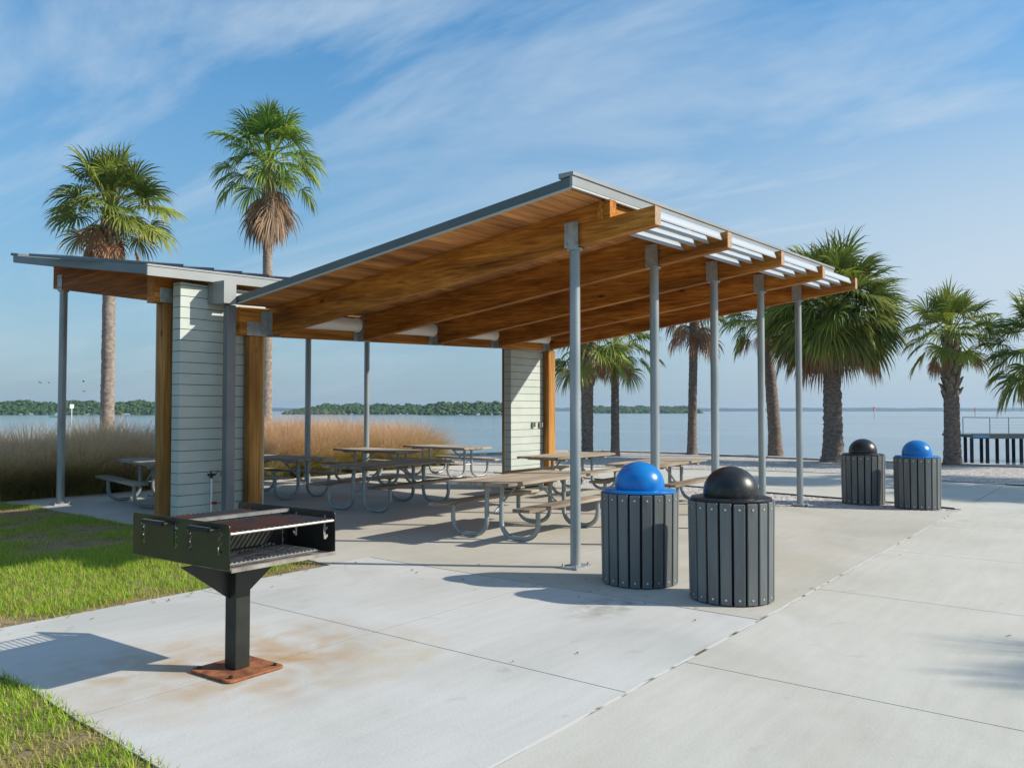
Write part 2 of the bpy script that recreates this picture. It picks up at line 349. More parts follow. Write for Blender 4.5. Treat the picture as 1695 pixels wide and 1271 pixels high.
def concrete(name, c1, c2, c3, stain=None):
    m = bpy.data.materials.new(name); m.use_nodes = True
    t = m.node_tree; b = t.nodes['Principled BSDF']; b.inputs['Roughness'].default_value = 0.85; b.inputs['Specular IOR Level'].default_value = 0.3
    c = N(t, 'ShaderNodeTexCoord')
    n = N(t, 'ShaderNodeTexNoise'); n.inputs['Scale'].default_value = 0.55; n.inputs['Detail'].default_value = 8; n.inputs['Roughness'].default_value = 0.6; n.inputs['Distortion'].default_value = 0.7
    L(t, c.outputs['Object'], n.inputs['Vector'])
    r = N(t, 'ShaderNodeValToRGB'); e = r.color_ramp.elements
    e[0].position = 0.32; e[0].color = (*c1, 1); e[1].position = 0.70; e[1].color = (*c3, 1); k = e.new(0.52); k.color = (*c2, 1)
    L(t, n.outputs['Fac'], r.inputs[0])
    # broom / trowel streaks and fine speckle
    mp_ = N(t, 'ShaderNodeMapping'); mp_.inputs['Scale'].default_value = (0.6, 5, 1); mp_.inputs['Rotation'].default_value = (0, 0, R(20))
    L(t, c.outputs['Object'], mp_.inputs['Vector'])
    n2 = N(t, 'ShaderNodeTexNoise'); n2.inputs['Scale'].default_value = 2.2; n2.inputs['Detail'].default_value = 7
    L(t, mp_.outputs[0], n2.inputs['Vector'])
    n3 = N(t, 'ShaderNodeTexNoise'); n3.inputs['Scale'].default_value = 55; n3.inputs['Detail'].default_value = 3
    L(t, c.outputs['Object'], n3.inputs['Vector'])
    ad = N(t, 'ShaderNodeMath', operation='ADD'); L(t, n2.outputs['Fac'], ad.inputs[0]); L(t, n3.outputs['Fac'], ad.inputs[1])
    mr = N(t, 'ShaderNodeMapRange'); mr.inputs['From Min'].default_value = 0.7; mr.inputs['From Max'].default_value = 1.3; mr.inputs['To Min'].default_value = 0.94; mr.inputs['To Max'].default_value = 1.05
    L(t, ad.outputs[0], mr.inputs['Value'])
    mu = N(t, 'ShaderNodeVectorMath', operation='MULTIPLY')
    cb = N(t, 'ShaderNodeCombineXYZ')
    for i in range(3): L(t, mr.outputs[0], cb.inputs[i])
    L(t, r.outputs[0], mu.inputs[0]); L(t, cb.outputs[0], mu.inputs[1])
    last = mu.outputs[0]
    n6 = N(t, 'ShaderNodeTexNoise'); n6.inputs['Scale'].default_value = 120; n6.inputs['Detail'].default_value = 2; L(t, c.outputs['Object'], n6.inputs['Vector'])
    r6 = N(t, 'ShaderNodeValToRGB'); r6.color_ramp.elements[0].position = 0.66; r6.color_ramp.elements[1].position = 0.74; r6.color_ramp.elements[1].color = (0.22, 0.22, 0.22, 1); L(t, n6.outputs['Fac'], r6.inputs[0])
    m6 = N(t, 'ShaderNodeMixRGB'); m6.inputs['Color2'].default_value = (0.16, 0.14, 0.12, 1); L(t, r6.outputs[0], m6.inputs[0]); L(t, last, m6.inputs['Color1']); last = m6.outputs[0]
    # hairline cracks
    v7 = N(t, 'ShaderNodeTexVoronoi', feature='DISTANCE_TO_EDGE'); v7.inputs['Scale'].default_value = 0.42
    d7 = N(t, 'ShaderNodeTexNoise'); d7.inputs['Scale'].default_value = 1.7; d7.inputs['Detail'].default_value = 7; L(t, c.outputs['Object'], d7.inputs['Vector'])
    a7 = N(t, 'ShaderNodeMixRGB'); a7.inputs[0].default_value = 0.35; L(t, c.outputs['Object'], a7.inputs['Color1']); L(t, d7.outputs['Color'], a7.inputs['Color2']); L(t, a7.outputs[0], v7.inputs['Vector'])
    r7 = N(t, 'ShaderNodeValToRGB'); r7.color_ramp.elements[0].position = 0.0; r7.color_ramp.elements[0].color = (0.07, 0.07, 0.07, 1); r7.color_ramp.elements[1].position = 0.0035; r7.color_ramp.elements[1].color = (0, 0, 0, 1); L(t, v7.outputs['Distance'], r7.inputs[0])
    k7 = N(t, 'ShaderNodeMath', operation='MULTIPLY'); L(t, r7.outputs[0], k7.inputs[0]); L(t, n.outputs['Fac'], k7.inputs[1])
    m7 = N(t, 'ShaderNodeMixRGB'); m7.inputs['Color2'].default_value = (0.12, 0.11, 0.10, 1); L(t, k7.outputs[0], m7.inputs[0]); L(t, last, m7.inputs['Color1']); last = m7.outputs[0]
    # small dark blotches
    n4 = N(t, 'ShaderNodeTexNoise'); n4.inputs['Scale'].default_value = 2.7; n4.inputs['Detail'].default_value = 6; n4.inputs['Distortion'].default_value = 1.0
    mp4 = N(t, 'ShaderNodeMapping'); mp4.inputs['Location'].default_value = (4.3, 7.7, 0); L(t, c.outputs['Object'], mp4.inputs['Vector'])
    L(t, mp4.outputs[0], n4.inputs['Vector'])
    r4 = N(t, 'ShaderNodeValToRGB'); r4.color_ramp.elements[0].position = 0.66; r4.color_ramp.elements[1].position = 0.78
    r4.color_ramp.elements[1].color = (0.35, 0.35, 0.35, 1)
    L(t, n4.outputs['Fac'], r4.inputs[0])
    m4 = N(t, 'ShaderNodeMixRGB'); m4.inputs['Color2'].default_value = (0.20, 0.185, 0.16, 1)
    L(t, r4.outputs[0], m4.inputs[0]); L(t, last, m4.inputs['Color1']); last = m4.outputs[0]
    if stain:
        for (x, y, rx, ry, col, amt, ns) in stain:
            mp5 = N(t, 'ShaderNodeMapping', vector_type='POINT'); mp5.inputs['Location'].default_value = (-x / rx, -y / ry, 0); mp5.inputs['Scale'].default_value = (1 / rx, 1 / ry, 0)
            L(t, c.outputs['Object'], mp5.inputs['Vector'])
            ln = N(t, 'ShaderNodeVectorMath', operation='LENGTH'); L(t, mp5.outputs[0], ln.inputs[0])
            nn = N(t, 'ShaderNodeTexNoise'); nn.inputs['Scale'].default_value = ns; nn.inputs['Detail'].default_value = 5; nn.inputs['Distortion'].default_value = 0.5
            L(t, c.outputs['Object'], nn.inputs['Vector'])
            f = N(t, 'ShaderNodeMapRange'); f.inputs['From Min'].default_value = 1; f.inputs['From Max'].default_value = 0.1; f.inputs['To Min'].default_value = 0; f.inputs['To Max'].default_value = 1.0
            L(t, ln.outputs['Value'], f.inputs['Value'])
            f2 = N(t, 'ShaderNodeMapRange'); f2.inputs['From Min'].default_value = 0.38; f2.inputs['From Max'].default_value = 0.68
            L(t, nn.outputs['Fac'], f2.inputs['Value'])
            pr = N(t, 'ShaderNodeMath', operation='MULTIPLY'); L(t, f.outputs[0], pr.inputs[0]); L(t, f2.outputs[0], pr.inputs[1])
            pa = N(t, 'ShaderNodeMath', operation='MULTIPLY'); pa.inputs[1].default_value = amt; pa.use_clamp = True; L(t, pr.outputs[0], pa.inputs[0])
            m5 = N(t, 'ShaderNodeMixRGB'); m5.inputs['Color2'].default_value = (*col, 1)
            L(t, pa.outputs[0], m5.inputs[0]); L(t, last, m5.inputs['Color1']); last = m5.outputs[0]
    L(t, last, b.inputs['Base Color'])
    bp = N(t, 'ShaderNodeBump'); bp.inputs['Strength'].default_value = 0.25; bp.inputs['Distance'].default_value = 0.004
    L(t, ad.outputs[0], bp.inputs['Height']); L(t, bp.outputs[0], b.inputs['Normal'])
    return m
RUST = (0.42, 0.24, 0.08)
M['conc'] = concrete('pale_concrete', (0.45, 0.445, 0.41), (0.525, 0.515, 0.48), (0.56, 0.55, 0.52),
                     [(3.55, 4.75, 1.4, 1.05, RUST, 0.95, 3.0), (4.2, 4.1, 0.9, 0.7, (0.48, 0.38, 0.22), 0.55, 4.0), (2.9, 5.2, 0.8, 0.9, (0.40, 0.30, 0.16), 0.55, 5.0),
                      (6.35, 3.65, 0.7, 0.35, (0.16, 0.14, 0.11), 0.9, 6.0)])
M['conc2'] = concrete('warm_plaza_concrete', (0.465, 0.445, 0.38), (0.525, 0.505, 0.44), (0.565, 0.545, 0.48))
M['slabc'] = concrete('beige_pavilion_slab', (0.42, 0.395, 0.33), (0.48, 0.455, 0.39), (0.52, 0.495, 0.435),
                      [(9.5, 3.6, 2.2, 1.0, (0.46, 0.35, 0.22), 0.8, 1.6)])
M['soil'] = mat('sandy_soil', (0.20, 0.165, 0.12), 0.95, col2=(0.33, 0.28, 0.21), scale=3, bump=0.5, bscale=30)
M['litter'] = mat('thatch_soil', (0.15, 0.12, 0.055), 0.95, col2=(0.30, 0.225, 0.13), scale=4, bump=0.6, bscale=40)

def gravelmat():
    m = bpy.data.materials.new('shell_gravel'); m.use_nodes = True
    t = m.node_tree; b = t.nodes['Principled BSDF']; b.inputs['Roughness'].default_value = 0.9
    c = N(t, 'ShaderNodeTexCoord')
    v = N(t, 'ShaderNodeTexVoronoi'); v.inputs['Scale'].default_value = 17
    L(t, c.outputs['Object'], v.inputs['Vector'])
    sp = N(t, 'ShaderNodeSeparateColor'); L(t, v.outputs['Color'], sp.inputs[0])
    r = N(t, 'ShaderNodeValToRGB'); e = r.color_ramp.elements
    e[0].position = 0.0; e[0].color = (0.24, 0.21, 0.19, 1); e[1].position = 1; e[1].color = (0.66, 0.62, 0.57, 1); k = e.new(0.4); k.color = (0.46, 0.42, 0.385, 1)
    L(t, sp.outputs[0], r.inputs[0])
    v2 = N(t, 'ShaderNodeTexNoise'); v2.inputs['Scale'].default_value = 9; v2.inputs['Detail'].default_value = 6
    L(t, c.outputs['Object'], v2.inputs['Vector'])
    L(t, r.outputs[0], b.inputs['Base Color'])
    bp = N(t, 'ShaderNodeBump'); bp.inputs['Strength'].default_value = 0.9; bp.inputs['Distance'].default_value = 0.03
    ad = N(t, 'ShaderNodeMath', operation='SUBTRACT'); L(t, v2.outputs['Fac'], ad.inputs[0]); L(t, v.outputs['Distance'], ad.inputs[1])
    L(t, ad.outputs[0], bp.inputs['Height']); L(t, bp.outputs[0], b.inputs['Normal'])
    return m
M['gravel'] = gravelmat()

shore = [(-60, 75), (0, 46), (14, 34), (21.5, 26.5), (24.6, 20.4), (29.0, 18.6), (29.9, 17.5), (30.3, 14.0), (29.6, 11.5), (29.15, 9.2), (28.95, 4.4), (28.8, 2.7), (28.9, -4), (30, -20), (34, -60)]
sheet('ground', [(-60, -60)] + shore[::-1] + [(-60, 75)][:0], -0.10, M['soil'])
# concrete sheets, each with its own open joints to the next
J = 0.010
def slab(pts, m, z=0.0):
    return sheet('pavement', pts, z, m, thick=0.008 if z == 0 else .05)
def rect(x0, x1, y0, y1): return [(x0, y0), (x1, y0), (x1, y1), (x0, y1)]
sk = lambda v: (v - 4.6) * 0.045            # the cross joints run very slightly askew
def cell(u0, u1, v0, v1, m, j=J / 2):
    slab([(u0 + sk(v0) + j, v0 + j), (u1 + sk(v0) - j, v0 + j), (u1 + sk(v1) - j, v1 - j), (u0 + sk(v1) + j, v1 - j)], m)
SL0 = 6.72   # front edge of the pavilion slab
for u0, u1 in [(2.42, 4.56), (4.56, SL0)]:
    for v0, v1 in [(-6, 2.46), (2.46, 4.64), (4.64, 7.02)]:
        if v0 == -6: continue
        if u0 == 2.42:
            lft = [(2.335, 4.645), (2.43, 5.4), (2.425, 5.72), (2.53, 7.01)] if v0 > 4 else [(2.10, 2.465), (2.24, 3.6), (2.325, 4.5), (2.33, 4.635)]
            slab([(u1 + sk(v0) - .005, v0 + .005), (u1 + sk(v1) - .005, v1 - .005)] + lft[::-1], M['conc']); continue
        cell(u0, u1, v0, v1, M['conc'])
slab([(-8, 5.725), (2.415, 5.725), (2.52, 7.01), (-8, 7.01)], M['conc'])
sheet('joint_filler', [(2.36, 4.62), (6.70, 4.62), (6.70, 4.66), (2.36, 4.66)], -0.002, M['edging'])
sheet('joint_filler', [(2.2, -14), (24, -14), (24, 2.6), (2.2, 2.6)], -0.018, M['edging'])
# open plaza on the right
us = [-.5, 2.42, 5.42, 8.28, 11.0, 13.7, 16.6, 19.3, 22.0]
for a, b_ in zip(us[:-1], us[1:]):
    for v0, v1 in [(-14, -9), (-9, -4.5), (-4.5, 0.0), (0.0, 2.445)]:
        cell(a - 0.09, b_ - 0.09, v0, v1, M['conc2'])
# path that curves away behind the pavilion
slab([(16.05, 2.455), (22.0, 2.455), (22.1, 3.7), (23.2, 6.2), (23.0, 8.2), (22.2, 11.0), (21.3, 14.0), (20.2, 16.6), (18.2, 17.3), (18.2, 14), (17.9, 10), (17.35, 7.6), (16.95, 5.9), (16.7, 4.5)], M['conc2'])
# pavilion slab
slab([(SL0 + sk(2.46) + .012, 2.457), (15.6, 2.457), (15.05, 3.7), (14.72, 4.62), (14.5, 5.08), (14.6, 6.2), (15.5, 7.6), (16.4, 9.0), (16.8, 16.1), (7.05, 16.05), (6.68, 11.5), (6.5, 9.0), (6.34, 7.6), (6.24, 7.03), (SL0 + sk(7.03) + .012, 7.03)], M['slabc'])
slab([(6.75, 16.11), (17.2, 16.11), (17.2, 16.9), (6.9, 16.8)], M['conc2'], z=-0.012)
# gravel beds
def gravel(pts, z=-0.03):
    return sheet('gravel', pts, z, M['gravel'])
gravel([(14.0, 2.44), (17.5, 2.44), (18.3, 9), (18.3, 18), (16.5, 18), (15.5, 9), (14.0, 6.5)], -0.013)
gr_pts = [(22.0, -14), (22.0, 2.1), (22.1, 3.7), (23.2, 6.2), (23.0, 8.2), (22.2, 11.0), (21.3, 14.0), (20.2, 16.6), (20.2, 19.6), (24.2, 19.6), (28.8, 17.8), (29.6, 16.9), (29.9, 14.0), (29.2, 11.5), (28.75, 9.2), (28.55, 4.4), (28.4, 2.7), (28.5, -4), (29.3, -14)]
gravel(gr_pts, 0.012)
# lawns (earth under the blades)
sheet('lawn_soil', [(-9, 7.025), (6.26, 7.025), (6.7, 11.4), (-9, 11.4)], -0.012, M['litter'])
sheet('lawn_soil', [(-9, 11.4), (6.7, 11.4), (7.06, 16.05), (6.75, 17.4), (-9, 17.4)], -0.012, M['litter'])
sheet('lawn_soil', [(-6, -2), (-.6, -2), (-.6, 2.44), (2.09, 2.44), (2.24, 3.6), (2.32, 4.5), (2.42, 5.4), (2.41, 5.715), (-6, 5.715)], -0.012, M['litter'])
# metal edging round the near gravel bed
b = MB()
ed = [(14.85, 5.25), (16.55, 6.4), (16.93, 5.9), (16.68, 4.5), (16.45, 3.5), (16.05, 2.50), (15.72, 2.46)]
ed = [(18.15, 14), (17.86, 10), (17.3, 7.6), (16.92, 5.9), (16.67, 4.5), (16.45, 3.5), (16.05, 2.55)]
for (x0, y0), (x1, y1) in zip(ed[:-1], ed[1:]):
    d = Vector((x1 - x0, y1 - y0, 0)).normalized(); n_ = Vector((-d.y, d.x, 0)) * 0.006
    p0 = Vector((x0, y0, -0.06)); p1 = Vector((x1, y1, -0.06))
    b.hexa([p0 - n_, p1 - n_, p1 + n_, p0 + n_], [q + Vector((0, 0, 0.075)) for q in (p0 - n_, p1 - n_, p1 + n_, p0 + n_)])
o = b.build('garden_edging', M['edging']); tag(o, 'thin dark metal edging strip curving between gravel bed and concrete path', 'edging')
# pale sealant bead in the joint between pavilion slab and plaza
b = MB(); rs = random.Random(3)
x = 2.5; pts = []
while x < 15.6:
    pts.append((x, 2.447 + rs.uniform(-0.005, 0.005))); x += 0.22
for (x0, y0), (x1, y1) in zip(pts[:-1], pts[1:]):
    hw = 0.011
    b.add([(x0, y0 - hw, 0.003), (x1, y1 - hw, 0.003), (x1, y1 + hw, 0.003), (x0, y0 + hw, 0.003)], [(0, 1, 2, 3)])
M['seal'] = mat('joint_sealant', (0.60, 0.59, 0.55), 0.8, col2=(0.10, 0.08, 0.06), scale=3.2, lo=0.54, hi=0.62)
o = b.build('pavement_joint', M['seal']); o['kind'] = 'structure'
# ------------------------------------------------------------------ water
def watermat():
    m = bpy.data.materials.new('bay_water'); m.use_nodes = True
    t = m.node_tree; b_ = t.nodes['Principled BSDF']
    b_.inputs['Base Color'].default_value = (0.17, 0.225, 0.25, 1); b_.inputs['Roughness'].default_value = 0.12; b_.inputs['IOR'].default_value = 1.33
    c = N(t, 'ShaderNodeTexCoord'); mp_ = N(t, 'ShaderNodeMapping'); mp_.inputs['Rotation'].default_value = (0, 0, -AZ); 
    mp_.inputs['Scale'].default_value = (1.0, 0.45, 1)
    L(t, c.outputs['Object'], mp_.inputs['Vector'])
    n = N(t, 'ShaderNodeTexNoise'); n.inputs['Scale'].default_value = 1.7; n.inputs['Detail'].default_value = 4; n.inputs['Roughness'].default_value = 0.6
    L(t, mp_.outputs[0], n.inputs['Vector'])
    # patches of calmer and rougher water
    n2 = N(t, 'ShaderNodeTexNoise'); n2.inputs['Scale'].default_value = 0.035; n2.inputs['Detail'].default_value = 5; n2.inputs['Distortion'].default_value = 1.0
    L(t, mp_.outputs[0], n2.inputs['Vector'])
    mr = N(t, 'ShaderNodeMapRange'); mr.inputs['From Min'].default_value = 0.38; mr.inputs['From Max'].default_value = 0.62; mr.inputs['To Min'].default_value = 0.03; mr.inputs['To Max'].default_value = 0.30
    L(t, n2.outputs['Fac'], mr.inputs['Value'])
    bp = N(t, 'ShaderNodeBump'); bp.inputs['Distance'].default_value = 0.35
    L(t, mr.outputs[0], bp.inputs['Strength']); L(t, n.outputs['Fac'], bp.inputs['Height']); L(t, bp.outputs[0], b_.inputs['Normal'])
    return m
M['water'] = watermat()
WZ = -0.95
o = MB().add([(-4800, -4800, WZ), (4800, -4800, WZ), (4800, 4800, WZ), (-4800, 4800, WZ)], [(0, 1, 2, 3)]).build('water', M['water']); o['kind'] = 'structure'
# seawall
b = MB(); cap = MB()
for (x0, y0), (x1, y1) in zip(shore[:-1], shore[1:]):
    d = Vector((x1 - x0, y1 - y0, 0)).normalized(); n_ = Vector((-d.y, d.x, 0))   # towards the water
    if n_.dot(Vector((1, 1, 0))) < 0: n_ = -n_
    p0 = Vector((x0, y0, 0)) - d * 0.03; p1 = Vector((x1, y1, 0)) + d * 0.03
    for lo_, hi_, a_, c_ in [(-2.0, -0.04, -0.02, 0.25)]:
        q = [p0 + n_ * a_, p1 + n_ * a_, p1 + n_ * c_, p0 + n_ * c_]
        b.hexa([v + Vector((0, 0, lo_)) for v in q], [v + Vector((0, 0, hi_)) for v in q])
    q = [p0 - n_ * 0.12, p1 - n_ * 0.12, p1 + n_ * 0.33, p0 + n_ * 0.33]
    cap.hexa([v + Vector((0, 0, -0.05)) for v in q], [v + Vector((0, 0, 0.06)) for v in q])
sw = empty('seawall', (28, 4, 0), label='low concrete seawall along the shore edge behind the gravel and palms', cat='seawall')
b.build('wall_face', M['seawall'], sw, off=(28, 4, 0)); cap.build('wall_cap', M['seawall'], sw, off=(28, 4, 0))

# ------------------------------------------------------------------ pavilion
PO = Vector((11.6, 10.5, 0))
pav = empty('picnic_pavilion', PO, label='open timber picnic pavilion with two roofs rising from a low valley on steel posts', cat='pavilion')
def PB(b, name, mats, parent=pav, **k): return b.build(name, mats, parent, off=PO, **k)
G_ = 0.029          # the whole roof climbs gently along +X
ST = 1.845
zr = lambda u, v: 3.2757 + G_ * u - 0.1131 * (v - 3.83)           # underside of front rafters
zl = lambda u, v: 3.777 + 0.05 + 0.146 * (v - 15.585) + G_ * (u - 7.4)   # underside of rear rafters
# rafters of the main roof
for i in range(5):
    ua, ub = 8.098 + ST * i, 7.645 + ST * i
    f = lambda v: ub + (ua - ub) * (v - 3.83) / (10.45 - 3.83)
    W2 = 0.065
    prof = [(3.83, 0), (10.445, 0), (10.445, 0.396), (4.36, 0.396), (4.36, 0.205), (3.83, 0.19)]
    b = MB(); P1 = [(f(v) - W2, v, zr(f(v), v) + h) for v, h in prof]
    b.prism(P1, (2 * W2, 0, 0))
    b.add([(f(3.83) - W2 + .004, 3.828, zr(f(3.83), 3.83) + .004), (f(3.83) + W2 - .004, 3.828, zr(f(3.83), 3.83) + .004), (f(3.83) + W2 - .004, 3.828, zr(f(3.83), 3.83) + .186), (f(3.83) - W2 + .004, 3.828, zr(f(3.83), 3.83) + .186)], [(0, 1, 2, 3)], 1)
    PB(b, 'rafter', [M['raf'], M['endgrain']])
    # hanger at the header
    b = MB(); z0 = zr(ua, 10.4)
    b.box(ua - 0.19, ua - 0.068, 10.436, 10.447, z0 - 0.01, z0 + 0.36)
    b.box(ua - 0.0775, ua - 0.0675, 10.33, 10.436, z0 - 0.012, z0 + 0.36)
    b.box(ua - 0.0775, ua + 0.0775, 10.33, 10.436, z0 - 0.016, z0 - 0.006)
    b.box(ua + 0.0675, ua + 0.0775, 10.33, 10.436, z0 - 0.006, z0 + 0.30)
    PB(b, 'beam_hanger', M['galv'])
# rafters of the rear wing
for i in range(5):
    u = 7.4 + ST * i
    b = MB(); b.prism([(u - .065, 11.105, zl(u, 11.105)), (u - .065, 15.60, zl(u, 15.60)), (u - .065, 15.60, zl(u, 15.6) + .40), (u - .065, 11.105, zl(u, 11.105) + .40)], (.13, 0, 0))
    PB(b, 'rafter', M['raf'])
# posts
def post(u, v, ztop, r, fl):
    b = MB(); b.tube([(u, v, 0.02), (u, v, ztop - 0.012)], r, 20)
    p = PB(b, 'steel_post', M['galvp'], smooth=True)
    q = MB(); q.box(u - 0.15, u + 0.15, v - 0.11, v + 0.11, 0.0, 0.022)
    for sx in (-.12, .12):
        for sy in (-.08, .08): q.tube([(u + sx, v + sy, .022), (u + sx, v + sy, .05)], .012, 6)
    q.build('base_plate', M['galv'], p, off=PO)
    q = MB(); q.lathe([(0, ztop), (fl, ztop), (fl, ztop - .018), (r, ztop - .018)], 20, (u, v))
    for s in (-1, 1):
        q.box(u + s * .0665 - (.008 if s < 0 else 0), u + s * .0665 + (.008 if s > 0 else 0), v - .085, v + .085, ztop - .0, ztop + .27)
        for dy in (-.055, .055):
            for dz in (.05, .22):
                q.tube([(u + s * .074, v + dy, ztop + dz), (u + s * .088, v + dy, ztop + dz)], .013, 6)
    q.build('post_bracket', M['galv'], p, off=PO)
for i in range(5):
    post(7.675 + ST * i, 4.825, zr(7.7 + ST * i, 4.85) - 0.004, .056, .085)
    post(7.4 + ST * i, 15.35, zl(7.4 + ST * i, 15.3) - 0.004, .066, .09)
# headers
def beam(name, u0, u1, v0, v1, z0, h, m, dz=0.0, **k):
    b = MB(); a, c = z0 + G_ * u0, z0 + G_ * u1
    b.hexa([(u0, v0, a), (u1, v0, c), (u1, v1, c), (u0, v1, a)], [(u0, v0, a + h), (u1, v0, c + h), (u1, v1, c + h), (u0, v1, a + h)])
    return PB(b, name, m, **k)
beam('header_beam', 7.54, 15.83, 10.45, 10.58, 2.527, 0.41, M['hdr'])
beam('header_beam', 6.49, 15.75, 10.90, 11.10, 2.962, 0.36, M['hdr'])
# columns
def column(u0, u1, v0, v1, zt, plates=()):
    b = MB(); b.box(u0, u1, v0, v1, 0.004, zt)
    c = PB(b, 'timber_column', M['colm'], bevel=.006)
    q = MB(); q.box(u0 + .03, u1 - .03, v0 - .009, v0 - .001, 0.02, .13)
    for s in (.07, .13): q.tube([(u0 + s, v0 - .009, .07), (u0 + s, v0 - .02, .07)], .012, 6)
    q.build('base_bracket', M['galv'], c, off=PO)
    return c
c1 = column(7.72, 7.965, 10.452, 10.578, 2.748)
c2 = column(15.54, 15.80, 10.452, 10.578, 2.973)
c3 = column(6.63, 6.88, 10.90, 11.08, 3.152)
c4 = column(14.66, 14.9, 10.90, 11.08, 3.375)
def plate(u0, u1, v, z0, z1, bolts):
    b = MB(); b.box(u0, u1, v - .009, v - .001, z0, z1)
    for (bu, bz) in bolts: b.tube([(bu, v - .009, bz), (bu, v - .022, bz)], .015, 6)
    PB(b, 'tie_plate', M['galv'])
plate(7.66, 8.0, 10.45, 2.752, 2.955, [(7.69, 2.80), (7.69, 2.9), (7.97, 2.8), (7.97, 2.9)])
plate(6.56, 6.90, 10.90, 3.158, 3.36, [(6.61, 3.22), (6.61, 3.31)])
plate(15.5, 15.83, 10.45, 2.972, 3.04, [])
# siding walls
def sidewall(u0, u1, ztop):
    b = MB(); v0, v1 = 10.62, 10.80; bd = 0.153; g = 0.008
    b.box(u0 + .012, u1 - .012, v0 + .012, v1 - .012, 0.0, ztop, 1)
    z = 0.03; k = 0
    while z < ztop - 0.02:
        z1 = min(z + bd - g, ztop - 0.004)
        b.box(u0, u1, v0, v1, z, z1, 0); z += bd
    wl = PB(b, 'siding_wall', [M['siding'], M['sidinggap']], bevel=.002)
    q = MB()
    for (uu, vv) in ((u0, v0),):
        q.box(uu - .006, uu + .004, vv + .004, v1 - .004, 0.03, ztop - .005)
    return wl
w1 = sidewall(6.70, 8.12, 3.43)
w2 = sidewall(14.37, 15.79, 2.978)
q = MB(); q.box(7.13, 7.20, 10.612, 10.619, 3.10, 3.40); q.box(7.20, 7.42, 10.612, 10.619, 3.10, 3.17)
q.build('wall_trim', M['siding'], w1, off=PO)
# outlet boxes, hose tap
for uu in (15.16, 15.43):
    q = MB(); q.box(uu - .055, uu - .02, 10.58, 10.619, 1.29, 1.40); q.box(uu + .0, uu + .05, 10.565, 10.619, 1.30, 1.40); q.box(uu - .02, uu, 10.59, 10.619, 1.31, 1.33); q.box(uu - .02, uu, 10.59, 10.619, 1.365, 1.385)
    PB(q, 'outlet_box', M['grey'])
q = MB(); q.tube([(7.20, 10.59, 0.0), (7.20, 10.59, .70)], .017, 10); hp = PB(q, 'water_pipe', M['pvc'], smooth=True)
q = MB(); q.tube([(7.20, 10.59, .70), (7.20, 10.59, .76)], .022, 8); q.tube([(7.14, 10.59, .75), (7.25, 10.57, .75)], .014, 8); q.tube([(7.25, 10.57, .75), (7.29, 10.55, .80), (7.33, 10.55, .77), (7.31, 10.55, .72)], .006, 6); q.tube([(7.2, 10.59, .76), (7.17, 10.57, .80)], .008, 6)
q.build('tap', M['blackmetal'], hp, off=PO)
q = MB(); q.box(7.20, 7.26, 10.545, 10.565, .33, .37); q.tube([(7.2, 10.59, .35), (7.22, 10.56, .35)], .018, 8); q.build('valve_handle', M['red'], hp, off=PO)
# downspout with its head
q = MB(); q.box(7.235, 7.375, 10.30, 10.41, 0.0, 3.145); ds = PB(q, 'downspout', M['dspout'], bevel=.006)
q = MB(); q.box(7.10, 7.30, 10.20, 10.455, 3.15, 3.462); q.build('leader_head', M['fascia'], ds, off=PO)
q = MB(); q.box(7.12, 7.46, 10.46, 10.605, 3.16, 3.455); q.build('added_sun_block', M['fascia'], ds, off=PO)  # box added behind the head to keep a strip of sun off the wall
# main roof: corners (u, v)
def roofc(lo0, hi0, hi1, lo1, zf, name, cap_h, front_v):
    pass
A, B_, C_, D_ = (7.35, 10.25), (6.94, 4.40), (15.62, 4.40), (16.03, 10.25)
zs = lambda p: zr(*p) + 0.40
def lay(c, zf, h0, h1, m=0, b=None):
    b = b or MB(); return b.hexa([(p[0], p[1], zf(p) + h0) for p in c], [(p[0], p[1], zf(p) + h1) for p in c], m)
def shrink(c, d, s=1):
    cx = sum(p[0] for p in c) / 4; cy = sum(p[1] for p in c) / 4
    return [(p[0] + (d if p[0] < cx else -d), p[1] + (d if p[1] < cy else -d)) for p in c]
C4 = [B_, C_, D_, A]
roof = PB(lay(shrink(C4, .03), zs, .04, .092), 'roof', M['fascia'])
# soffit boards run along the roof, one by one with open vee joints
b = MB(); v = 4.45; bw = 0.135
fu = lambda v, P, Q: P[0] + (Q[0] - P[0]) * (v - P[1]) / (Q[1] - P[1])
rs = random.Random(5)
while v < 10.22:
    v1 = min(v + bw - .006, 10.23)
    dz = rs.uniform(0, .002)
    pts = [(fu(v, B_, A) + .04, v), (fu(v, C_, D_) - .04, v), (fu(v1, C_, D_) - .04, v1), (fu(v1, B_, A) + .04, v1)]
    b.hexa([(p[0], p[1], zs(p) + .001 + dz) for p in pts], [(p[0], p[1], zs(p) + .038) for p in pts]); v += bw
b.build('soffit', M['deck'], roof, off=PO)
def edge(P, Q, zf, h0, h1, t, m, name, parent, out=(0, 0)):
    """flat trim running from P to Q, thickness t towards 'out'"""
    b = MB(); ox, oy = out[0] * t, out[1] * t
    c = [P, Q, (Q[0] + ox, Q[1] + oy), (P[0] + ox, P[1] + oy)]
    b.hexa([(p[0], p[1], zf(c[i if i < 2 else 3 - i]) + h0) for i, p in enumerate(c)], [(p[0], p[1], zf(c[i if i < 2 else 3 - i]) + h1) for i, p in enumerate(c)])
    return b.build(name, m, parent, off=PO)
edge(A, B_, zs, .005, .098, .03, M['rake'], 'rake_fascia', roof, (-1, 0))
edge((A[0] + .003, A[1]), (B_[0] + .003, B_[1] + .003), zs, -.014, .004, .03, M['lite'], 'drip_edge', roof, (-1, 0))
edge(D_, C_, zs, .005, .098, .03, M['rake'], 'rake_fascia', roof, (1, 0))
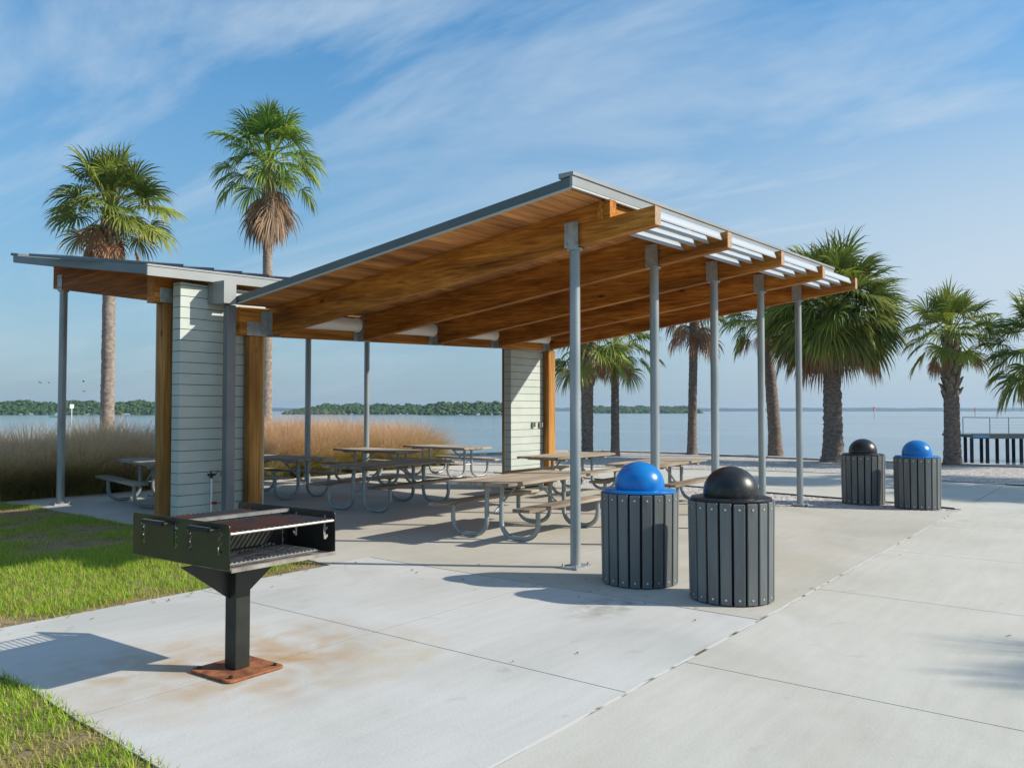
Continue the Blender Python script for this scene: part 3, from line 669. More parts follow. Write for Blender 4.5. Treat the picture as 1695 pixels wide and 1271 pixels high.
edge((B_[0] - .03, B_[1]), (C_[0] + .03, C_[1]), zs, .018, .112, .03, M['fascia'], 'ridge_fascia', roof, (0, -1))
edge((B_[0] - .03, B_[1] + .001), (C_[0] + .03, C_[1] + .001), zs, -.004, .014, .03, M['lite'], 'drip_edge', roof, (0, -1))
# ridge cap, boxed
b = MB(); c = [(B_[0] - .04, B_[1] - .045), (C_[0] + .04, C_[1] - .045), (C_[0] + .05, C_[1] + .13), (B_[0] - .03, B_[1] + .13)]
b.hexa([(p[0], p[1], zs((p[0], 4.4)) + (.100 if i > 1 else .115)) for i, p in enumerate(c)], [(p[0], p[1], zs((p[0], 4.4)) + .150) for p in c])
b.build('ridge_cap', M['fascia'], roof, off=PO)
edge((A[0], A[1]), (D_[0], D_[1]), zs, -.01, .095, .03, M['rake'], 'gutter', roof, (0, 1))
# wood sub fascia under the high edge
b = MB(); u0, u1 = 7.60, 15.3
b.hexa([(u0, 4.44, zr(u0, 4.47) + .215), (u1, 4.44, zr(u1, 4.47) + .215), (u1, 4.50, zr(u1, 4.47) + .215), (u0, 4.50, zr(u0, 4.47) + .215)],
       [(u0, 4.44, zr(u0, 4.47) + .40), (u1, 4.44, zr(u1, 4.47) + .40), (u1, 4.50, zr(u1, 4.47) + .40), (u0, 4.50, zr(u0, 4.47) + .40)])
PB(b, 'sub_fascia', M['hdr'])
# louvres between the rafter tails
for i in range(4):
    for k, v in enumerate((3.92, 4.09, 4.26, 4.43) if True else ()):
        u0 = 7.645 + ST * i + .072 + .068 * (v - 3.83); u1 = u0 + ST - .144
        b = MB(); vs = []; n = 14
        for (uu) in (u0, u1):
            zc = 3.695 + .05 * 0 - .113 * (v - 3.92) + G_ * (uu - 9.5) + (0.0)
            for q_ in range(n):
                a = 2 * math.pi * q_ / n; cx, cy = .060 * math.cos(a), .017 * math.sin(a)
                th = R(62)
                vs.append((uu, v + cx * math.cos(th) - cy * math.sin(th), zc + cx * math.sin(th) + cy * math.cos(th)))
        b.add(vs, [tuple(range(n))[::-1], tuple(range(n, 2 * n))] + [(q_, (q_ + 1) % n, n + (q_ + 1) % n, n + q_) for q_ in range(n)])
        PB(b, 'louvre_blade', M['louv'], smooth=True)
# tube lights over the header, one per bay
for i in range(4):
    u0, u1 = 8.098 + ST * i + .10, 8.098 + ST * (i + 1) - .22
    zc = lambda u: 2.527 + G_ * u + .13 + .115
    b = MB(); b.tube([(u0, 10.32, zc(u0)), (u1, 10.32, zc(u1))], .105, 20)
    t_ = PB(b, 'tube_light', M['pvc'], smooth=True)
    for uu in (u0 + .04, u1 - .02):
        MB().tube([(uu - .02, 10.32, zc(uu)), (uu + .02, 10.32, zc(uu))], .116, 20).build('end_ring', M['pvc'], t_, off=PO, smooth=True)
# rear wing roof
A2, B2, C2, D2 = (6.15, 10.50), (6.855, 16.0), (16.1, 16.0), (15.9, 10.50)
zs2 = lambda p: zl(*p) + 0.405
C42 = [A2, D2, C2, B2]
roof2 = PB(lay(shrink(C42, .03), zs2, .045, .11), 'roof', M['fascia'])
b = MB(); v = 10.54
while v < 15.95:
    v1 = min(v + bw - .006, 15.97)
    pts = [(fu(v, A2, B2) + .04, v), (fu(v, D2, C2) - .04, v), (fu(v1, D2, C2) - .04, v1), (fu(v1, A2, B2) + .04, v1)]
    b.hexa([(p[0], p[1], zs2(p) + .001) for p in pts], [(p[0], p[1], zs2(p) + .043) for p in pts]); v += bw
b.build('soffit', M['deck'], roof2, off=PO)
edge(A2, B2, zs2, .0, .115, .03, M['rake'], 'rake_fascia', roof2, (-1, 0))
edge(D2, C2, zs2, .0, .115, .03, M['rake'], 'rake_fascia', roof2, (1, 0))
edge((A2[0] - .03, A2[1]), (D2[0] + .03, D2[1]), zs2, -.020, .100, .035, M['fascia'], 'eave_fascia', roof2, (0, -1))
edge((A2[0] - .035, A2[1] + .01), (D2[0] + .035, D2[1] + .01), zs2, .105, .130, .055, M['fascia'], 'eave_flashing', roof2, (0, -1))
edge(B2, C2, zs2, .0, .12, .03, M['rake'], 'ridge_fascia', roof2, (0, 1))
b = MB(); c = [(B2[0] - .05, 15.78), (C2[0] + .05, 15.78), (C2[0] + .05, 16.05), (B2[0] - .05, 16.05)]
b.hexa([(p[0], p[1], zs2(p) + .116) for p in c], [(p[0], p[1], zs2(p) + .165) for p in c]); b.build('ridge_cap', M['rake'], roof2, off=PO)
# dark panels standing on the wing roof
for k in range(9):
    u0 = 5.98 + .49 + .515 * k - .25; 
    if k == 0: u0 = 6.22
    b = MB(); u1 = 6.75 + .475 * k if k else 6.74
    u0 = u1 - .45
    for_z = lambda u, v, e: zs2((u, v)) + e
    q0 = [(u0, 10.62), (u1, 10.62), (u1, 14.2), (u0, 14.2)]
    e0, e1 = .145, .18
    b.hexa([(p[0], p[1], zs2(p) + (e0 if j in (0, 3) else e1) - .03) for j, p in enumerate(q0)], [(p[0], p[1], zs2(p) + (e0 if j in (0, 3) else e1) + .012) for j, p in enumerate(q0)])
    b.build('solar_panel', M['panel'], roof2, off=PO)

# ------------------------------------------------------------------ picnic tables
def make_table():
    t = empty('picnic_table', (0, 0, 0))
    Lh = 1.20
    rs = random.Random(11)
    # top planks
    b = MB(); wv = 0.185
    for k in range(5):
        y0 = -0.475 + k * 0.19 + .0; o1, o2 = rs.uniform(0, .035), rs.uniform(0, .035)
        b.box(-Lh + o1, Lh - o2, y0, y0 + wv, .715, .757)
    b.build('tabletop', M['plank'], t, bevel=.004)
    for x in (-.80, 0, .80):
        b = MB(); b.box(x - .045, x + .045, -.44, .44, .676, .7145); b.build('cleat', M['plank'], t)
    for s in (-1, 1):
        b = MB()
        for k in range(2):
            y = s * .665 - .125 + k * .127; b.box(-Lh + rs.uniform(0, .03), Lh - rs.uniform(0, .03), y, y + .122, .415, .455)
        b.build('seat', M['plank'], t, bevel=.004)
    for s in (-1, 1):
        x = s * .80
        for q in (-1, 1):
            yi, yo = q * .115, q * .665
            pts = [(x, yi, .675), (x, yi, .24)]
            r = .20
            for a in range(0, 91, 15): pts.append((x, yi + q * (r - r * math.cos(R(a))), .033 + r - r * math.sin(R(a))))
            for a in range(0, 91, 15): pts.append((x, yo - q * r + q * r * math.sin(R(a)), .033 + r - r * math.cos(R(a))))
            pts += [(x, yo, .39)]
            fr = MB().tube(pts, .031, 12)
            fo = fr.build('leg', M['galvp'], t, smooth=True)
            pl = MB(); pl.prism([(x - .0375, yo - .12, .414), (x - .0375, yo + .12, .414), (x - .0375, yo + .06, .385), (x - .0375, yo - .06, .385)], (.075, 0, 0))
            pl.build('seat_bracket', M['galv'], fo)
        b = MB(); b.tube([(x, -.115, .33), (x, .115, .33)], .016, 8); b.tube([(x, 0, .33), (x - s * .58, 0, .68)], .016, 8)
        b.build('brace', M['galvp'], t, smooth=True)
    return t
tabs = [  # x, y, angle, label
    (9.55, 6.78, 3, 'sunlit picnic table nearest the camera, its corner hidden by the first steel post'),
    (10.62, 10.45, 5, 'shaded grey picnic table just right of the grill, in front of the two rear tables'),
    (10.65, 13.6, -88, 'shaded picnic table cut off by the siding wall at its left end'),
    (14.1, 14.2, -97, 'shaded picnic table behind the middle shaded one, before the reddish plume grass'),
    (16.4, 14.15, -98, 'farthest picnic table standing against the water right of the plume grass'),
    (14.75, 9.45, 2, 'sunlit picnic table in front of the far siding wall and orange column'),
    (13.75, 6.9, 4, 'sunlit picnic table right behind the near blue domed bin'),
    (8.60, 14.2, -104, 'picnic table left of the near siding wall, one end on the slab corner'),
]
proto = make_table()
for i, (x, y, a, lab) in enumerate(tabs):
    o = proto if i == 0 else copy_tree(proto)
    o.location = (x, y, 0.002); o.rotation_euler = (0, 0, R(a))
    tag(o, lab, 'picnic table', 'picnic tables under the pavilion')

# ------------------------------------------------------------------ litter bins
def make_bin(mt):
    t = empty('litter_bin', (0, 0, 0))
    q = MB(); q.lathe([(0, .03), (.325, .03), (.335, .84), (0, .84)], 36); q.build('liner', M['liner'], t, smooth=True)
    n = 20; rs = random.Random(2)
    for k in range(n):
        a = 2 * math.pi * k / n + .05; ca, sa = math.cos(a), math.sin(a)
        def P(r, w_, z): return (r * ca - w_ * sa, r * sa + w_ * ca, z)
        z1 = .865 + rs.uniform(-.006, .006); b = MB(); hw0, hw1 = .0455, .047
        b.hexa([P(.337, -hw0, .01), P(.362, -hw0, .01), P(.362, hw0, .01), P(.337, hw0, .01)], [P(.347, -hw1, z1), P(.372, -hw1, z1), P(.372, hw1, z1), P(.347, hw1, z1)])
        s = b.build('slat', M['slat'], t, bevel=.004)
        for z, r in ((.055, .3625), (.815, .372)):
            MB().tube([P(r - .002, 0, z), P(r + .004, 0, z)], .009, 8).build('bolt', M['bolt'], s)
    q = MB(); q.lathe([(.20, .868), (.340, .866), (.350, .870), (.352, .880), (.348, .890), (.338, .894), (.20, .894)], 48)
    lid = q.build('lid', mt, t, smooth=True)
    prof = [(.240 * math.cos(R(a)), .935 + .225 * math.sin(R(a))) for a in range(-12, 90, 6)] + [(0.0, 1.16)]
    q = MB(); q.lathe(prof, 48); q.build('dome', mt, lid, smooth=True)
    return t
bins = [((7.40, 3.92), 'blue', 'near litter bin with the blue dome, beside the first steel post'),
        ((7.24, 2.93), 'blackp', 'nearest litter bin with the black dome, on the slab edge'),
        ((16.15, 4.04), 'blackp', 'far litter bin with the black dome, on the gravel bed'),
        ((15.93, 3.10), 'blue', 'far litter bin with the blue dome, on the gravel bed')]
pb = make_bin(M['blue'])
def dome_mat(o, m):
    for c in o.children:
        if c.name.startswith('lid'):
            for q in [c] + list(c.children): q.material_slots[0].link = 'OBJECT'; q.material_slots[0].material = m
for i, (p, m_, lab) in enumerate(bins):
    o = pb if i == 0 else copy_tree(pb)
    o.location = (p[0], p[1], 0.0 if i < 2 else -.012); o.rotation_euler = (0, 0, .21 * i)
    dome_mat(o, M[m_]); tag(o, lab, 'bin', 'slatted litter bins')

# ------------------------------------------------------------------ barbecue grill
GX, GY = 3.37, 4.66
gr = empty('park_grill', (GX, GY, 0), label='black steel park grill with rusty grates on a post and rusted base plate', cat='grill')
GO = (GX, GY, 0)
def GB(b, name, m, parent=gr, **k): return b.build(name, m, parent, off=GO, **k)
b = MB(); s = .212; rc = .04; pts = []
for cx, cy, a0 in ((s - rc, s - rc, 0), (-s + rc, s - rc, 90), (-s + rc, -s + rc, 180), (s - rc, -s + rc, 270)):
    for a in range(0, 91, 18): pts.append((GX + cx + rc * math.cos(R(a0 + a)), GY + cy + rc * math.sin(R(a0 + a)), .004))
b.prism(pts, (0, 0, .016)); bpl = GB(b, 'base_plate', M['rust'], bevel=.003)
b = MB()
for sx in (-1, 1):
    for sy in (-1, 1): b.tube([(GX + sx * .165, GY + sy * .165, .02), (GX + sx * .165, GY + sy * .165, .035)], .014, 6)
b.build('anchor_bolt', M['blackmetal'], bpl, off=GO)
b = MB(); b.box(GX - .056, GX + .056, GY - .056, GY + .056, .02, .715); GB(b, 'post', M['blackmetal'], bevel=.008, seg=2)
bu0, bu1, bv0, bv1, bz, bt = 3.05, 3.86, 4.30, 5.34, .715, .985
for s in (-1, 1):
    b = MB(); x = GX + s * .056; x2 = GX + s * .40
    b.prism([(x, GY + .01, .46), (x, GY + .01, .708), (x2, GY + .01, .708)], (0, .01, 0)); GB(b, 'gusset', M['blackmetal'])
# side panels with stepped slots cut through them
def panel_mesh(name, x, thick, slots, parent, m):
    cu = bpy.data.curves.new(name, 'CURVE'); cu.dimensions = '2D'; cu.fill_mode = 'BOTH'; cu.extrude = thick / 2
    def loop(pts):
        sp = cu.splines.new('POLY'); sp.points.add(len(pts) - 1); sp.use_cyclic_u = True
        for p, q in zip(sp.points, pts): p.co = (q[0], q[1], 0, 1)
    y0, y1, z0, z1 = bv0 - GY, bv1 - GY, bz, bt
    rc_ = .022
    arc = lambda cy, cz, a0: [(cy + rc_ * math.cos(R(a0 + a)), cz + rc_ * math.sin(R(a0 + a))) for a in range(0, 91, 18)]
    loop([(y0, z0), (y1, z0)] + arc(y1 - rc_, z1 - rc_, 0) + arc(y0 + rc_, z1 - rc_, 90))
    for sy, sz, d in slots:
        zt = sz; w_ = .010
        pts = [(sy + w_, zt), (sy + w_, zt - .150), (sy - w_, zt - .150)]
        left = []
        for k in range(3):
            zb = zt - .150 + k * .050
            left += [(sy - w_, zb), (sy - w_ - .022, zb + .012), (sy - w_ - .022, zb + .028), (sy - w_, zb + .018)]
        pts = [(sy + w_, zt), (sy + w_, zt - .160), (sy - w_, zt - .160)] + left[1:] + [(sy - w_, zt)]
        if d < 0: pts = [(2 * sy - p[0], p[1]) for p in pts]
        loop(pts)
    tmp = bpy.data.objects.new(name, cu); COL.objects.link(tmp)
    dg = bpy.context.evaluated_depsgraph_get(); me = bpy.data.meshes.new_from_object(tmp.evaluated_get(dg))
    bpy.data.objects.remove(tmp)
    me.materials.clear(); me.materials.append(m); me.name = name
    mw = Matrix(((0, 0, 1, x - GX), (1, 0, 0, 0), (0, 1, 0, 0), (0, 0, 0, 1)))
    me.transform(mw)
    o = bpy.data.objects.new(name, me); COL.objects.link(o); o.parent = parent
    return o
sl_ = [(.02 - .30, .952, 1), (.02 - .02, .952, -1), (.30, .952, 1), (.58, .952, -1)]
sl_ = [(4.40 - GY, .955, 1), (4.69 - GY, .955, -1), (4.86 - GY, .955, 1), (5.21 - GY, .955, -1)]
panel_mesh('side_panel', bu0, .006, sl_, gr, M['greenblack'])
panel_mesh('side_panel', bu1, .006, sl_, gr, M['blackmetal'])
b = MB(); b.box(bu0 + .004, bu1 - .004, bv0 - .012, bv1 + .01, bz - .006, bz + .0); b.box(bu0 + .004, bu1 - .004, bv0 - .014, bv0 - .008, bz - .012, bz + .012)
GB(b, 'firebox_floor', M['ash'])
b = MB(); b.box(bu0 + .005, bu1 - .005, 4.775, 4.781, bz + .001, .935); GB(b, 'divider', M['blackmetal'])
b = MB(); b.box(bu0 + .005, bu1 - .005, 4.755, 4.80, .955, .975); GB(b, 'divider_rail', M['steelbar'])
for (v0, v1) in ((4.31, 4.745), (4.83, 5.30)):
    b = MB(); z = .935
    n = 21
    for k in range(n):
        uu = bu0 + .02 + (bu1 - bu0 - .04) * k / (n - 1); b.tube([(uu, v0, z), (uu, v1, z)], .0062, 6)
    g = GB(b, 'cooking_grate', M['grate'], smooth=True)
    b = MB()
    for vv in (v0, (v0 + v1) / 2, v1):
        b.tube([(bu0 + .008, vv, z - .009), (bu1 - .008, vv, z - .009)], .009 if vv == v0 else .006, 8)
    b.build('grate_rail', M['steelbar'], g, off=GO, smooth=True)
b = MB(); n = 22
for k in range(n):
    uu = bu0 + .03 + (bu1 - bu0 - .15) * k / (n - 1); b.tube([(uu, 4.36, bz + .03), (uu, 4.70, bz + .03)], .006, 6)
for vv in (4.36, 4.53, 4.70): b.tube([(bu0 + .02, vv, bz + .022), (bu1 - .1, vv, bz + .022)], .006, 6)
GB(b, 'charcoal_grate', M['steelbar'], smooth=True)
rg_ = random.Random(4); b = MB()
for k in range(9):
    x, y, a, l_ = rg_.uniform(3.15, 3.6), rg_.uniform(4.36, 4.7), rg_.uniform(-.5, .5), rg_.uniform(.06, .16)
    MBt = MB(); MBt.tube([(x, y, bz + .045), (x + l_ * math.cos(a) / 2, y + .01, bz + .055), (x + l_ * math.cos(a), y + l_ * math.sin(a), bz + .047)], [.006, .009, .004], 6)
    GB(MBt, 'burnt_twig', M['liner'], smooth=True)
for v0, v1 in ((4.41, 4.68), (4.89, 5.19)):
    b = MB(); b.tube([(bu0 - .0, v0, .945), (bu0 - .045, v0 + .01, .947), (bu0 - .045, v1 - .01, .947), (bu0 - .0, v1, .945)], .008, 8)
    n = 22; hx = bu0 - .045; pts = []
    for k in range(n * 6):
        a = k / 6 * 2 * math.pi; pts.append((hx + .014 * math.cos(a), v0 + .03 + (v1 - v0 - .06) * k / (n * 6), .947 + .014 * math.sin(a)))
    b.tube(pts, .004, 5); GB(b, 'handle', M['blackmetal'], smooth=True)
for vv in (4.5, 5.05):
    pass

# ------------------------------------------------------------------ vegetation builders (numpy)
def leafobj(name, V, F3, F4, tint, m, parent=None):
    """V (n,3), tri (a,3), quad (b,4), tint (n,2) -> mesh object with a 'tint' colour attribute"""
    me = bpy.data.meshes.new(name)
    nv, n3, n4 = len(V), len(F3), len(F4)
    me.vertices.add(nv); me.vertices.foreach_set('co', np.asarray(V, np.float32).ravel())
    li = np.concatenate([np.asarray(F3, np.int32).ravel(), np.asarray(F4, np.int32).ravel()])
    me.loops.add(len(li)); me.loops.foreach_set('vertex_index', li)
    st = np.concatenate([np.arange(n3) * 3, n3 * 3 + np.arange(n4) * 4]).astype(np.int32)
    me.polygons.add(n3 + n4); me.polygons.foreach_set('loop_start', st)
    me.polygons.foreach_set('loop_total', np.concatenate([np.full(n3, 3), np.full(n4, 4)]).astype(np.int32))
    me.update(calc_edges=True)
    at = me.color_attributes.new('tint', 'FLOAT_COLOR', 'POINT')
    c = np.ones((nv, 4), np.float32); c[:, :2] = tint; at.data.foreach_set('color', c.ravel())
    me.materials.append(m)
    o = bpy.data.objects.new(name, me); COL.objects.link(o)
    if parent: o.parent = parent
    return o

def fronds(rng, specs):
    """specs: list of dict(az, el, pet, rad, droop, n, span, tint, brown)"""
    VV, F3, F4, TT = [], [], [], []; base = 0
    for s in specs:
        az, el = s['az'], s['el']
        d0 = np.array([math.cos(el) * math.cos(az), math.cos(el) * math.sin(az), math.sin(el)])
        o0 = np.array(s.get('o', (0, 0, 0)), float) + d0 * s.get('start', .12)
        # petiole, sagging
        g = np.array([0, 0, -1.0]); P = [o0]; d = d0.copy(); seg = 5
        for k in range(seg):
            d = d + g * s.get('sag', .10); d /= np.linalg.norm(d); P.append(P[-1] + d * s['pet'] / seg)
        side = np.cross(d, [0, 0, 1.0]); nrm = np.linalg.norm(side)
        side = side / nrm if nrm > 1e-3 else np.array([1.0, 0, 0])
        wv = .016 * (1 + s['rad'])
        for k in range(seg + 1):
            VV += [P[k] - side * wv, P[k] + side * wv]; TT += [(min(1, s['tint'] + .25), .15 + s['brown'] * .5)] * 2
        for k in range(seg): F4.append((base + 2 * k, base + 2 * k + 1, base + 2 * k + 3, base + 2 * k + 2))
        base += 2 * (seg + 1)
        up = np.cross(side, d); n = s['n']; span = s['span']; Rr = s['rad']
        tw = rng.normal(0, .35); side_, up_ = side * math.cos(tw) + up * math.sin(tw), up * math.cos(tw) - side * math.sin(tw)
        hub = P[-1]
        sz_ = rng.uniform(.78, 1.12); Rr *= sz_; gone = rng.random() < .35; g0 = rng.integers(0, n)
        for j in range(n):
            torn = gone and abs(j - g0) < 3 and rng.random() < .7
            ph = -span + 2 * span * (j + .5) / n + rng.normal(0, .02)
            dl = d * math.cos(ph) + side_ * math.sin(ph) + up_ * (.10 + .22 * abs(math.sin(ph))) * s.get('cup', 1)
            dl /= np.linalg.norm(dl)
            ln = Rr * (1 - .22 * abs(ph) / span) * rng.uniform(.88, 1.06)
            dph = 2 * span / n
            ws = up_ * (.6 if j % 2 else -.6) + np.cross(dl, up_); ws /= np.linalg.norm(ws)
            p = hub.copy(); dd = dl.copy(); ts = [0, .36, .60, .82, 1.0]; dr = s['droop'] * rng.uniform(.7, 1.3)
            br = rng.uniform(0, .35) + s['brown']
            if torn: dr += 1.6; ln *= .8; br += .5
            for k, t in enumerate(ts):
                if k:
                    dd = dd + g * dr * (t ** 1.6); dd /= np.linalg.norm(dd); p = p + dd * ln * (t - ts[k - 1])
                wd = ln * t * math.tan(dph / 2) * 1.05 if t <= .4 else ln * .36 * math.tan(dph / 2) * (1 - (t - .36) / .64) * 1.75
                wd = max(wd, .004)
                tt = (min(1, max(0, s['tint'] + rng.normal(0, .1))), min(1, br * (t ** 2.2) * 1.3 + s['brown'] * .4))
                if k < 4: VV += [p - ws * wd, p + ws * wd]; TT += [tt] * 2
                else: VV += [p]; TT += [tt]
            for k in range(3): F4.append((base + 2 * k, base + 2 * k + 1, base + 2 * k + 3, base + 2 * k + 2))
            F3.append((base + 6, base + 7, base + 8)); base += 9
    return np.array(VV), np.array(F3, np.int32).reshape(-1, 3), np.array(F4, np.int32).reshape(-1, 4), np.array(TT)

def palm(name, loc, height, r0, r1, crown_r, nf, label, seed, kind='sabal', boots=0.0, bark='bark', lean=(0, 0), skirt=8, flare=1.35, skirt_grey=False, nleaf=34, low=-.5, cat='palm tree', rough=.02, dead_len=1.0, tintb=.0, bootlow=False, top=1.45):
    rng = np.random.default_rng(seed); rs = random.Random(seed)
    t = empty('palm_tree', loc, rs.uniform(0, 6), label=label, cat=cat, group='palm trees along the shore')
    ca, sa = math.cos(-t.rotation_euler[2]), math.sin(-t.rotation_euler[2])
    lx, ly = lean[0] * ca - lean[1] * sa, lean[0] * sa + lean[1] * ca
    # trunk
    ns, nr = int(height / .07), 18; V = []; F = []
    cxy = lambda f: (lx * f ** 1.5, ly * f ** 1.5)
    for i in range(ns + 1):
        f = i / ns; z = f * height - .05
        r = r0 + (r1 - r0) * f; r *= 1 + (flare - 1) * math.exp(-f * height / .35)
        r *= 1 + .035 * math.sin(i * 2.2 + rs.uniform(-.6, .6)) * (1 if f > .1 else .5)
        c = cxy(f)
        for k in range(nr):
            a = 2 * math.pi * k / nr; rr = r * (1 + rs.uniform(-rough, rough) * 2)
            V.append((c[0] + rr * math.cos(a), c[1] + rr * math.sin(a), z))
    for i in range(ns):
        for k in range(nr): F.append((i * nr + k, i * nr + (k + 1) % nr, (i + 1) * nr + (k + 1) % nr, (i + 1) * nr + k))
    b = MB(); b.add(V, F); tr = b.build('trunk', M[bark], t, smooth=True)
    # old leaf bases criss-crossing the upper trunk
    if boots:
        b = MB(); z0 = height - boots; n = int(boots / .033); 
        for k in range(n):
            z = z0 + boots * (k + .5) / n; f = z / height; c = cxy(f); a = k * 2.39996 + rs.uniform(-.15, .15)
            r = (r0 + (r1 - r0) * f) * .95; e = Vector((math.cos(a), math.sin(a), 0)); s_ = Vector((-e.y, e.x, 0)); wd = r1 * .55 * rs.uniform(.8, 1.15)
            p = Vector((c[0], c[1], z)) + e * r; h = rs.uniform(.16, .26); ot = rs.uniform(.07, .14)
            tip = p + e * ot + Vector((0, 0, h))
            b.add([p - s_ * wd - Vector((0, 0, .05)), p + s_ * wd - Vector((0, 0, .05)), p + e * .05 - Vector((0, 0, .03)), tip - s_ * wd * .45, tip + s_ * wd * .45, tip + e * .025 - Vector((0, 0, .02)), p + Vector((0, 0, h * .6))],
                  [(0, 2, 5, 3), (2, 1, 4, 5), (3, 5, 4), (0, 3, 6), (3, 4, 6), (4, 1, 6)])
        b.build('leaf_bases', M['boot'], tr)
    c = cxy(1.0); oo = (c[0], c[1], height - .05)
    specs = []
    for k in range(nf):
        q = (k + .5) / nf
        el = math.radians(88) * (1 - q) ** .75 * 1.0 + low * q ** 1.3 if kind != 'ball' else math.asin(1 - .995 * q * (1 + math.sin(-low)))
        el += rng.normal(0, .1)
        specs.append(dict(o=oo, az=k * 2.39996 + rng.normal(0, .18), el=el, pet=crown_r * rng.uniform(.42, .60), rad=crown_r * rng.uniform(.44, .58) * (top - .45 if False else 1), droop=(.38 if kind == 'sabal' else .28 if kind == 'ball' else .50) + .3 * q + rng.uniform(0, .25),
                          n=nleaf, span=math.radians(118 if kind != 'wash' else 105), tint=min(1, max(0, -.05 + tintb + .75 * rng.random() ** 1.3 + .15 * q)), brown=max(0, (q - .8) * 1.6) * rng.uniform(.2, 1), sag=.05 + .10 * q))
    V_, a_, b_, T_ = fronds(rng, specs)
    leafobj('crown', V_, a_, b_, T_, M['frondw' if kind == 'wash' else 'frond'], t)
    if skirt:
        specs = []
        for k in range(skirt):
            specs.append(dict(o=(oo[0], oo[1], oo[2] + (rng.uniform(-.3, .45) if skirt_grey else -rng.uniform(0, .25))), az=k * 2.39996 + rng.normal(0, .4) + 1.0, el=rng.uniform(-.75, .05) if not skirt_grey else rng.uniform(-1.5, -.95), pet=crown_r * rng.uniform(.30, .5) * dead_len, rad=crown_r * rng.uniform(.38, .5) * dead_len, droop=.9, sag=.24,
                              n=max(14, nleaf - 8), span=math.radians(80), tint=rng.random(), brown=rng.uniform(.1, .7), cup=.3))
        V_, a_, b_, T_ = fronds(rng, specs)
        leafobj('dead_fronds', V_, a_, b_, T_, M['deadgrey' if skirt_grey else 'dead'], t)
    return t
K = 1.0
palm('palm', spot(178, 25.5), 7.6, .20, .17, 2.1, 56, 'cabbage palm with brown hanging fronds rising behind the low left roof', 21, boots=1.0, bark='barkgrey', skirt=8, low=-.30, dead_len=1.0, flare=1.3)
palm('palm', spot(441, 30.5), 10.6, .21, .15, 2.4, 46, 'tall fan palm with a grey beard of dead fronds, highest in the scene', 33, kind='wash', bark='barkgrey', skirt=24, skirt_grey=True, low=-.42, flare=1.2, dead_len=1.55)
palm('palm', spot(1378, 27.4), 4.95, .30, .24, 2.5, 140, 'big bushy palm with a broad full crown and thick rough trunk, behind the last posts', 5, kind='ball', boots=0, skirt=26, low=-.60, flare=1.4, rough=.05, dead_len=1.2, nleaf=34)
palm('palm', spot(1575, 26.0), 3.95, .235, .20, 1.62, 44, 'palm with criss-cross leaf bases and yellowish crown beside the pier', 8, boots=1.9, skirt=6, low=-.35, flare=1.25, tintb=.3)
palm('palm', spot(1283, 30.5), 5.05, .24, .17, 1.9, 40, 'slender palm between the fourth and fifth steel posts', 12, boots=.5, skirt=3, low=-.5, lean=(-.25, .3), flare=1.3)
palm('palm', spot(1145, 32.0), 5.6, .17, .15, 1.9, 22, 'thin palm with drooping brown fronds, crown hidden by the roof between second and third posts', 14, skirt=9, low=-.3, lean=(.1, -.1), dead_len=1.25)
palm('palm', spot(1018, 31.0), 4.0, .155, .14, 1.9, 34, 'small bushy palm with rust coloured skirt, right of the first steel post', 16, skirt=8, low=-.6, flare=1.2, dead_len=.8)
palm('palm', spot(972, 29.0), 3.95, .19, .22, 2.0, 36, 'palm with patterned swollen trunk, half behind the first steel post', 18, boots=1.5, skirt=9, low=-.5, flare=1.1, dead_len=.8)
palm('palm', spot(1728, 25.0), 3.35, .22, .2, 2.0, 44, 'palm at the right frame edge, only its left fronds in view', 23, skirt=3, low=-.7)
palm('palm', (13.7, -12.0, 0), 7.2, .22, .18, 2.2, 24, 'palm outside the right of the frame, shading the plaza corner', 29, skirt=5)
palm('palm', (25.4, -8.2, 0), 6.3, .25, .18, 2.6, 50, 'palm outside the frame, shading the path behind the far bins', 31, skirt=5)
palm('palm', (27.0, -4.8, 0), 6.9, .25, .18, 2.6, 50, 'palm outside the frame near the shore, shading the gravel', 35, skirt=5)

# ------------------------------------------------------------------ lawn blades
def pip(x, y, poly):
    ins = np.zeros(len(x), bool); j = len(poly) - 1
    for i in range(len(poly)):
        xi, yi = poly[i]; xj, yj = poly[j]
        c = ((yi > y) != (yj > y)) & (x < (xj - xi) * (y - yi) / (yj - yi + 1e-12) + xi); ins ^= c; j = i
    return ins
def vnoise(x, y, s, seed):
    rg = np.random.default_rng(seed); g = rg.random((64, 64)); X = x * s; Y = y * s
    i = np.floor(X).astype(int); j = np.floor(Y).astype(int); fx = X - i; fy = Y - j; fx = fx * fx * (3 - 2 * fx); fy = fy * fy * (3 - 2 * fy)
    a = g[i % 64, j % 64]; b_ = g[(i + 1) % 64, j % 64]; c = g[i % 64, (j + 1) % 64]; d = g[(i + 1) % 64, (j + 1) % 64]
    return (a * (1 - fx) + b_ * fx) * (1 - fy) + (c * (1 - fx) + d * fx) * fy
